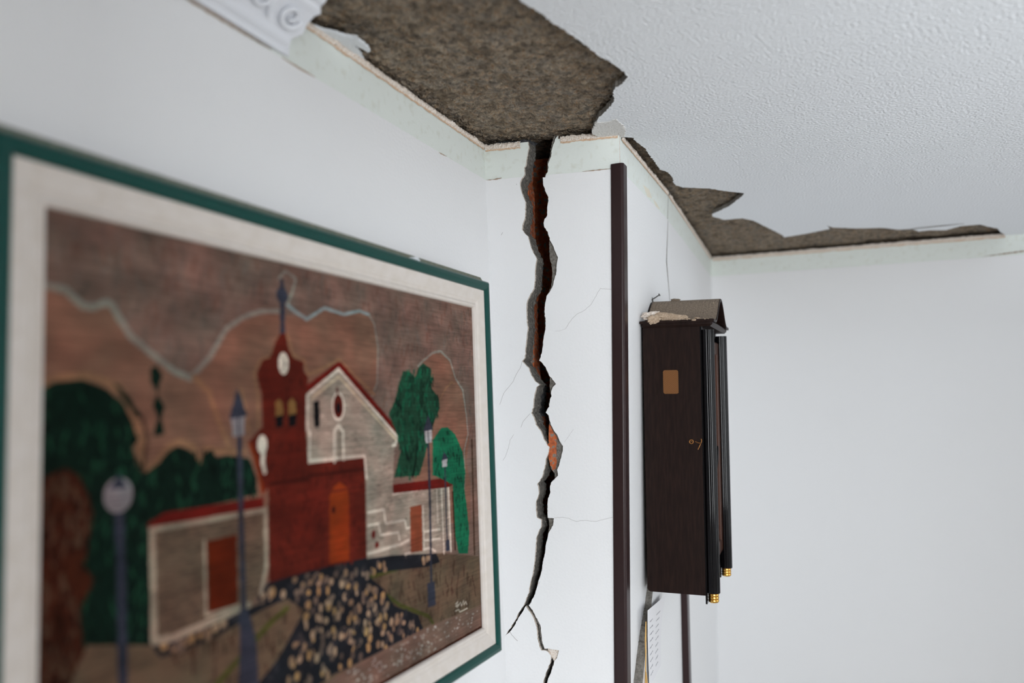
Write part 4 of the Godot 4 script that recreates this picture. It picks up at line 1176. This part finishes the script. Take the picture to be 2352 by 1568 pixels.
# ---------------------------------------------------------------- wall clock
func clock() -> void:
	var o := thing("wall_clock", "dark wooden wall clock with curved roof hanging on the white pilaster side", "clock")
	o.transform = Transform3D(Basis(Vector3(0, 0, 1), deg_to_rad(0.6)) * Basis(Vector3.UP, deg_to_rad(1.0)), Vector3(-0.3535, 1.473, -1.617))
	var high := 0.522
	var deep := 0.113
	var wide := 0.26
	# case: profile in x-y with a rounded lower back corner, extruded across z
	var line := PackedVector2Array([Vector2(0.006, 0.0), Vector2(deep, 0.0), Vector2(deep, high), Vector2(0.0, high), Vector2(0.0, 0.006), Vector2(0.002, 0.002)])
	var g := Geo.new()
	var side := Geo.new()
	prism(g, side, line, func(p: Vector2, d: float) -> Vector3: return Vector3(p.x, p.y, -d), 0.0, 0.010, 1, 0.0, true)
	part("side_panel", [[g, M.case_wood], [side, M.case_wood]], o)
	g = Geo.new()
	prism(g, g, line, func(p: Vector2, d: float) -> Vector3: return Vector3(p.x, p.y, -d), wide - 0.010, wide, 1, 0.0, true)
	part("side_panel", [[g, M.case_wood]], o)
	for e in [["bottom_board", Vector3(0.004, 0.0, -wide + 0.010), Vector3(deep, 0.010, -0.010)], ["back_board", Vector3(0.0, 0.010, -wide + 0.010), Vector3(0.006, high, -0.010)], ["top_board", Vector3(0.0, high - 0.01, -wide + 0.010), Vector3(deep, high, -0.010)]]:
		g = Geo.new()
		g.box(e[1], e[2])
		part(e[0], [[g, M.case_wood]], o)
	# eaves board under the roof
	g = Geo.new()
	g.bevelled(Vector3(-0.003, high, -wide - 0.004), Vector3(0.138, high + 0.013, 0.004), 0.0045)
	part("eaves_board", [[g, M.case_wood]], o)
	# door: stiles, rails, glass, a rounded inner overlay
	var d := Node3D.new()
	d.name = "door"
	o.add_child(d, true)
	g = Geo.new()
	g.bevelled(Vector3(deep, 0.045, -wide + 0.024), Vector3(deep + 0.009, 0.500, -wide + 0.052), 0.002)
	g.bevelled(Vector3(deep, 0.045, -0.052), Vector3(deep + 0.009, 0.500, -0.024), 0.002)
	g.bevelled(Vector3(deep, 0.045, -wide + 0.052), Vector3(deep + 0.009, 0.073, -0.052), 0.002)
	g.bevelled(Vector3(deep, 0.472, -wide + 0.052), Vector3(deep + 0.009, 0.500, -0.052), 0.002)
	part("door_frame", [[g, M.door_wood]], d)
	g = Geo.new()
	g.quad(Vector3(deep + 0.004, 0.073, -wide + 0.052), Vector3(deep + 0.004, 0.073, -0.052), Vector3(deep + 0.004, 0.472, -0.052), Vector3(deep + 0.004, 0.472, -wide + 0.052), Vector3(1, 0, 0))
	part("pane", [[g, M.glass]], d)
	g = Geo.new()
	var arch := PackedVector2Array()
	for k in 17:
		var a := PI + PI * k / 16.0
		arch.append(Vector2(-wide / 2 + 0.078 * cos(a), 0.27 + 0.05 * sin(a)))
	for k in 17:
		var a := TAU - PI * k / 16.0
		arch.append(Vector2(-wide / 2 + 0.062 * cos(a), 0.275 + 0.04 * sin(a)))
	prism(g, g, arch, func(p: Vector2, e: float) -> Vector3: return Vector3(deep + 0.008 - e, p.y, p.x), 0.0, 0.003, 1, 0.0, true)
	part("arched_overlay", [[g, M.black_lacquer]], d)
	# dial and pendulum inside
	g = Geo.new()
	var disc := PackedVector2Array()
	for k in 40:
		disc.append(Vector2(-wide / 2 + 0.068 * cos(TAU * k / 40.0), 0.385 + 0.068 * sin(TAU * k / 40.0)))
	prism(g, g, disc, func(p: Vector2, e: float) -> Vector3: return Vector3(0.085 - e, p.y, p.x), 0.0, 0.004)
	part("dial", [[g, M.dial]], o)
	g = Geo.new()
	g.tube([Vector3(0.06, 0.32, -wide / 2), Vector3(0.06, 0.14, -wide / 2)], [0.0015, 0.0015], 8)
	var bob := PackedVector2Array()
	for k in 32:
		bob.append(Vector2(-wide / 2 + 0.03 * cos(TAU * k / 32.0), 0.12 + 0.03 * sin(TAU * k / 32.0)))
	prism(g, g, bob, func(p: Vector2, e: float) -> Vector3: return Vector3(0.064 - e, p.y, p.x), 0.0, 0.006, 1, 0.0, true)
	part("pendulum", [[g, M.brass]], o)
	# fluted columns with brass feet on both front corners
	for z in [-0.0130, -wide + 0.0130]:
		g = Geo.new()
		var flutes := 14
		var ring := []
		for j in flutes * 6:
			var a := TAU * j / (flutes * 6.0)
			var r := 0.0128 - 0.0008 * pow(absf(sin(a * flutes / 2.0)), 6.0)
			ring.append(Vector3(cos(a) * r, 0, sin(a) * r))
		var foot_at := Vector3(0.1265, 0.004, z)
		for j in ring.size():
			var a: Vector3 = ring[j]
			var b: Vector3 = ring[(j + 1) % ring.size()]
			var up := Vector3(0, 0.512, 0)
			var na: Vector3 = (b - ring[j - 1]).cross(up)
			na = na.normalized() * signf(na.dot(a))
			var nb: Vector3 = (ring[(j + 2) % ring.size()] - a).cross(up)
			nb = nb.normalized() * signf(nb.dot(b))
			g.curved(foot_at + a, foot_at + b, foot_at + b + up, na, nb, nb)
			g.curved(foot_at + a, foot_at + b + up, foot_at + a + up, na, nb, na)
			g.tri(foot_at, foot_at + a, foot_at + b, Vector3.DOWN)
		var col := part("column", [[g, M.black_lacquer]], o, "black fluted column")
		g = Geo.new()
		var p := [Vector2(0.0, -0.018), Vector2(0.0085, -0.018)]
		for k in 4:
			p.append_array([Vector2(0.0098, -0.0165 + k * 0.0055), Vector2(0.0102, -0.0145 + k * 0.0055), Vector2(0.0098, -0.0125 + k * 0.0055), Vector2(0.0088, -0.0117 + k * 0.0055)])
		g.lathe(foot_at, p, 28)
		part("brass_foot", [[g, M.brass]], col, "ribbed brass foot")
		g = Geo.new()
		g.box(Vector3(0.1128, -0.016, z - 0.006), Vector3(0.1160, high, z + 0.0125))
		part("corner_post", [[g, M.black_lacquer]], o)
	# curved roof swept from the wall to the front
	var section := []
	for k in 41:
		var t := k / 40.0
		var s := 1.0 - absf(2.0 * t - 1.0)
		var u := clampf((s - 0.26) / 0.70, 0.0, 1.0)
		section.append(Vector2(lerpf(0.009, -wide - 0.009, t), high + 0.0135 + 0.052 * (0.9 * u * u * (3.0 - 2.0 * u) + 0.1 * pow(u, 1.5))))
	g = Geo.new()
	var dust := Geo.new()
	for k in 40:
		var a: Vector2 = section[k]
		var b: Vector2 = section[k + 1]
		var t := (b - a).normalized()
		var up := Vector3(0, -t.x, t.y)
		var x0 := -0.004
		var x1 := 0.142
		var q := func(p: Vector2, x: float, lift: float) -> Vector3: return Vector3(x, p.y + lift, p.x)
		g.quad(q.call(a, x0, 0.0), q.call(b, x0, 0.0), q.call(b, x1, 0.0), q.call(a, x1, 0.0), up)
		g.quad(q.call(a, x0, -0.005), q.call(b, x0, -0.005), q.call(b, x1, -0.005), q.call(a, x1, -0.005), -up)
		g.quad(q.call(a, x1, -0.005), q.call(b, x1, -0.005), q.call(b, x1, 0.0), q.call(a, x1, 0.0), Vector3(1, 0, 0))
		dust.quad(q.call(a, 0.0, 0.0006), q.call(b, 0.0, 0.0006), q.call(b, 0.1405, 0.0006), q.call(a, 0.1405, 0.0006), up)
	g.quad(Vector3(-0.004, section[0].y - 0.005, section[0].x), Vector3(0.142, section[0].y - 0.005, section[0].x), Vector3(0.142, section[0].y, section[0].x), Vector3(-0.004, section[0].y, section[0].x), Vector3(0, 0, 1))
	var roof := part("roof", [[g, M.case_wood]], o)
	part("dust_film", [[dust, M.dust]], roof, "brown dust lying on the roof")
	g = Geo.new()
	var gable := PackedVector2Array([Vector2(0.0, high + 0.013), Vector2(-wide, high + 0.013)])
	for k in range(38, 2, -1):
		if section[k].y - 0.006 > high + 0.014 and section[k].x < -0.002 and section[k].x > -wide + 0.002:
			gable.append(section[k] - Vector2(0, 0.006))
	prism(g, g, gable, func(p: Vector2, e: float) -> Vector3: return Vector3(0.122 - e, p.y, p.x), 0.0, 0.006)
	part("gable_panel", [[g, M.case_wood]], o)
	# speaker grille: amber cloth behind a rounded frame, with slanting threads
	var gx := 0.0395
	var gw := 0.030
	var gy := 0.390
	var gh := 0.047
	var spk := Node3D.new()
	spk.name = "speaker_grille"
	o.add_child(spk, true)
	g = Geo.new()
	prism(g, g, rounded(gx, gy, gw, gh, 0.004), func(p: Vector2, e: float) -> Vector3: return Vector3(p.x, p.y, 0.0004 - e), 0.0, 0.002)
	part("cloth_back", [[g, M.grille_gap]], spk)
	g = Geo.new()
	for k in 34:
		var a := Vector2(gx - 0.02 + k * 0.0019, gy)
		var thread := PackedVector2Array([a, a + Vector2(0.00105, 0), a + Vector2(0.00105 + 0.022, gh), a + Vector2(0.022, gh)])
		for piece in Geometry2D.intersect_polygons(thread, rounded(gx, gy, gw, gh, 0.004)):
			prism(g, g, piece, func(p: Vector2, e: float) -> Vector3: return Vector3(p.x, p.y, 0.0011 - e), 0.0, 0.0008)
	var weave := part("weave", [[g, M.grille_cloth]], spk, "amber woven threads")
	weave.set_meta("kind", "stuff")
	# brass eye and hook of the latch
	g = Geo.new()
	var eye := []
	var er := []
	for k in 17:
		eye.append(Vector3(0.0925 + 0.0036 * cos(TAU * k / 16.0), 0.296 + 0.0036 * sin(TAU * k / 16.0), 0.0015))
		er.append(0.0012)
	g.tube(eye, er, 8)
	g.lathe(Vector3(0.0925, 0.296, 0.0), [Vector2(0.0, 0.0), Vector2(0.0012, 0.0), Vector2(0.0012, 0.001), Vector2(0.0, 0.001)], 8)
	part("latch_eye", [[g, M.old_brass]], o, "small brass eye")
	g = Geo.new()
	g.tube([Vector3(0.100, 0.2965, 0.002), Vector3(0.106, 0.294, 0.003), Vector3(0.1115, 0.2935, 0.003), Vector3(0.1125, 0.299, 0.003), Vector3(0.1115, 0.302, 0.003)], [0.0009, 0.0009, 0.001, 0.001, 0.0008], 8)
	g.tube([Vector3(0.110, 0.2915, 0.0025), Vector3(0.1075, 0.286, 0.003), Vector3(0.105, 0.281, 0.003)], [0.001, 0.001, 0.0009], 8)
	part("latch_hook", [[g, M.old_brass]], o, "small brass hook")
	# pointed hanger plate behind the ridge
	g = Geo.new()
	prism(g, g, PackedVector2Array([Vector2(-0.010, 0.572), Vector2(0.002, 0.572), Vector2(-0.003, 0.596), Vector2(-0.0055, 0.603), Vector2(-0.008, 0.594)]), func(p: Vector2, e: float) -> Vector3: return Vector3(p.x, p.y, -0.127 - e), 0.0, 0.005, 1, 0.0, true)
	part("hanger_plate", [[g, M.steel]], o)


func rounded(x: float, y: float, w: float, h: float, r: float) -> PackedVector2Array:
	var out := PackedVector2Array()
	for c in [[x + w - r, y + h - r, 0.0], [x + r, y + h - r, PI / 2], [x + r, y + r, PI], [x + w - r, y + r, 1.5 * PI]]:
		for k in 6:
			var a: float = c[2] + PI / 2 * k / 5.0
			out.append(Vector2(c[0] + r * cos(a), c[1] + r * sin(a)))
	return out


# ---------------------------------------------------------------- notice below the clock
func paper_notice() -> void:
	var o := thing("paper_notice", "white printed list curling off the wall below the clock", "paper")
	var sheet := Geo.new()
	# a sheet on the far return wall, its top corner curling away
	var spot := func(u: float, v: float) -> Vector3:
		var z := lerpf(-1.575, -1.745, u)
		var y := lerpf(1.447, 1.300, v) - 0.010 * u
		var curl := 0.010 * pow(1.0 - v, 3.0) * (0.25 + u) + 0.004 * (1.0 - u) * v
		return at_c2(Vector2(z, y), -0.0015 - curl)
	for i in 12:
		for j in 12:
			var a: Vector3 = spot.call(i / 12.0, j / 12.0)
			var b: Vector3 = spot.call((i + 1) / 12.0, j / 12.0)
			var c: Vector3 = spot.call((i + 1) / 12.0, (j + 1) / 12.0)
			var d: Vector3 = spot.call(i / 12.0, (j + 1) / 12.0)
			var first := sheet.v.size()
			sheet.quad(a, b, c, d, Vector3(1, 0, 0))
			for k in range(first, sheet.v.size()):
				var p := sheet.v[k]
				for q in [[a, i, j], [b, i + 1, j], [c, i + 1, j + 1], [d, i, j + 1]]:
					if p.is_equal_approx(q[0]):
						sheet.uv[k] = Vector2(q[1] / 12.0, q[2] / 12.0)
	# rows of print, too small to read, on the sheet itself
	rng.seed = 808
	var print_image := Image.create(340, 300, false, Image.FORMAT_RGB8)
	print_image.fill(Color8(234, 233, 236))
	for column in [[46, 128], [182, 268]]:
		for r in 9:
			var x: int = column[0]
			var end: int = column[1] - rng.randi_range(0, 26)
			while x < end:
				var w := rng.randi_range(3, 9)
				print_image.fill_rect(Rect2i(x, 52 + r * 26, w, rng.randi_range(4, 6)), Color8(112, 112, 120).lerp(Color8(160, 160, 166), rng.randf()))
				x += w + rng.randi_range(1, 3)
	M.paper.albedo_color = Color.WHITE
	M.paper.albedo_texture = ImageTexture.create_from_image(print_image)
	M.paper.uv1_triplanar = false
	M.paper.uv1_world_triplanar = false
	M.paper.uv1_scale = Vector3.ONE
	part("sheet", [[sheet, M.paper]], o)
	var lath := thing("wooden_sliver", "thin pale wood sliver along the torn wall edge by the paper", "wood")
	var g := Geo.new()
	g.tube([at_c2(Vector2(-1.556, 1.372), -0.003), at_c2(Vector2(-1.560, 1.395), -0.002), at_c2(Vector2(-1.567, 1.428), -0.002)], [0.0014, 0.0016, 0.0009], 6)
	g.tube([at_c2(Vector2(-1.545, 1.312), -0.004), at_c2(Vector2(-1.550, 1.334), -0.003), at_c2(Vector2(-1.556, 1.374), -0.003)], [0.0020, 0.0014, 0.0012], 6)
	part("lath", [[g, M.raw_wood]], lath)
	g = Geo.new()
	g.tube([at_c2(Vector2(-1.545, 1.340), -0.005), at_c2(Vector2(-1.543, 1.322), -0.007), at_c2(Vector2(-1.549, 1.306), -0.010)], [0.0012, 0.0012, 0.0006], 6)
	part("splinter", [[g, M.raw_wood]], lath)


# ---------------------------------------------------------------- loose plaster
func lump(size: Vector3, seeded: int) -> Geo:
	var g := Geo.new()
	var f := noise(1.3, 5, seeded)
	f.fractal_gain = 0.6
	var spot := func(i: int, j: int) -> Vector3:
		var a := TAU * (i % 22) / 22.0
		var b := PI * j / 14.0
		var d := Vector3(sin(b) * cos(a), cos(b), sin(b) * sin(a))
		var square := d / pow(pow(absf(d.x), 4.0) + pow(absf(d.y), 4.0) + pow(absf(d.z), 4.0), 0.25)
		return square * (0.5 + 0.36 * f.get_noise_3dv(d * 1.3)) * size
	for i in 22:
		for j in 14:
			var a: Vector3 = spot.call(i, j)
			var b: Vector3 = spot.call(i + 1, j)
			var c: Vector3 = spot.call(i + 1, j + 1)
			var d: Vector3 = spot.call(i, j + 1)
			g.tri(a, b, c, a + b + c)
			g.tri(a, c, d, a + c + d)
	return g


func debris() -> void:
	# what lies on the clock roof
	var lumps := [
		["long flat cream plaster chunk lying along the clock's near eave", Vector3(-0.303, 2.0150, -1.624), Vector3(0.066, 0.016, 0.018), 0.05, -0.12],
		["rounded cream plaster chunk wedged at the clock eave below the flat one", Vector3(-0.3345, 2.0115, -1.610), Vector3(0.023, 0.015, 0.011), 0.3, 0.06],
		["tilted pale plaster chunk on the clock eave touching the wall", Vector3(-0.3440, 2.0210, -1.626), Vector3(0.032, 0.014, 0.020), 0.2, 0.12],
		["brown mortar lump on top of the clock roof ridge near the nail", Vector3(-0.3150, 2.0600, -1.742), Vector3(0.018, 0.011, 0.014), 0.6, 0.0],
		["flat mortar crumb on the middle of the clock roof ridge", Vector3(-0.2760, 2.0585, -1.742), Vector3(0.013, 0.005, 0.009), 0.1, 0.0],
		["tiny mortar crumb towards the front of the clock roof ridge", Vector3(-0.2500, 2.0580, -1.742), Vector3(0.008, 0.0035, 0.006), 0.1, 0.0],
		["small white plaster crumb on the clock eave beside the flat chunk", Vector3(-0.2555, 2.0085, -1.611), Vector3(0.008, 0.003, 0.006), 0.2, 0.0],
		["small tan plaster crumb behind the white one on the clock roof", Vector3(-0.2515, 2.0125, -1.628), Vector3(0.010, 0.005, 0.008), 0.9, 0.0],
		["tan crumb touching the tip of the long flat chunk", Vector3(-0.2680, 2.0100, -1.618), Vector3(0.009, 0.0055, 0.008), 1.2, 0.0]]
	for k in lumps.size():
		var e: Array = lumps[k]
		var o := MeshInstance3D.new()
		o.name = "plaster_chunk" if k == 0 else "plaster_chunk_%03d" % k
		o.mesh = commit([[lump(e[2], 900 + k), M.dust if "mortar" in e[0] else (M.gypsum if k == 2 else M.chunk)]])
		add_child(o)
		o.position = e[1]
		o.rotation = Vector3(0.05, e[3], e[4])
		tag(o, e[0], "plaster", "", "plaster lumps fallen on the clock")
	var crumb := MeshInstance3D.new()
	crumb.name = "plaster_flake"
	crumb.mesh = commit([[lump(Vector3(0.009, 0.006, 0.014), 931), M.ceiling_paint]])
	add_child(crumb)
	crumb.transform = Transform3D(Basis(Vector3(0.04063, -0.02028, -0.99897), Vector3(-0.04843, 0.99858, -0.02224), Vector3(0.99800, 0.04929, 0.03959)), Vector3(-0.58900, 2.02495, -0.46078))
	crumb.position += crumb.basis * Vector3(0.575, 0.0495, 0.003)
	tag(crumb, "small white plaster flake on top of the green picture frame", "plaster")
	# fine grit on the roof
	var grit := MultiMeshInstance3D.new()
	grit.name = "plaster_grit"
	var mm := MultiMesh.new()
	mm.transform_format = MultiMesh.TRANSFORM_3D
	mm.mesh = commit([[lump(Vector3.ONE, 950), M.chunk]])
	mm.instance_count = 260
	rng.seed = 951
	for k in 260:
		var eave := k < 170
		var x := rng.randf_range(-0.350, -0.262) if eave else rng.randf_range(-0.345, -0.225)
		if k % 5 == 0:
			x = rng.randf_range(-0.35, -0.225)
		var z := -1.609 - rng.randf() * 0.022 if eave else -1.742 + rng.randfn(0.0, 0.012)
		var y := 2.0095 + maxf(0.0, -1.612 - z) * 0.12 if eave else 2.0605 - absf(z + 1.742) * 0.35
		y += (x + 0.28) * 0.0105
		var s := rng.randf_range(0.0010, 0.0028)
		mm.set_instance_transform(k, Transform3D(Basis.from_euler(Vector3(rng.randf() * 6.0, rng.randf() * 6.0, 0)).scaled(Vector3(s, s * 0.7, s)), Vector3(x, y, z)))
	grit.multimesh = mm
	add_child(grit)
	tag(grit, "fine plaster grit scattered over the clock roof", "grit", "stuff")
	# the nail that held the clock
	var nail := thing("wall_nail", "bent dark nail sticking out of the wall above the clock", "nail")
	var g := Geo.new()
	var a := Vector3(-0.372, 2.0625, -1.742)
	var b := Vector3(-0.349, 2.0755, -1.740)
	g.tube([a, a.lerp(b, 0.5) + Vector3(0, -0.0006, 0), b], [0.0013, 0.0013, 0.0013], 8)
	part("shank", [[g, M.steel]], nail)
	g = Geo.new()
	var ax := (b - a).normalized()
	g.tube([b - ax * 0.0004, b + ax * 0.0010], [0.0032, 0.0030], 12)
	part("nail_head", [[g, M.steel]], nail)
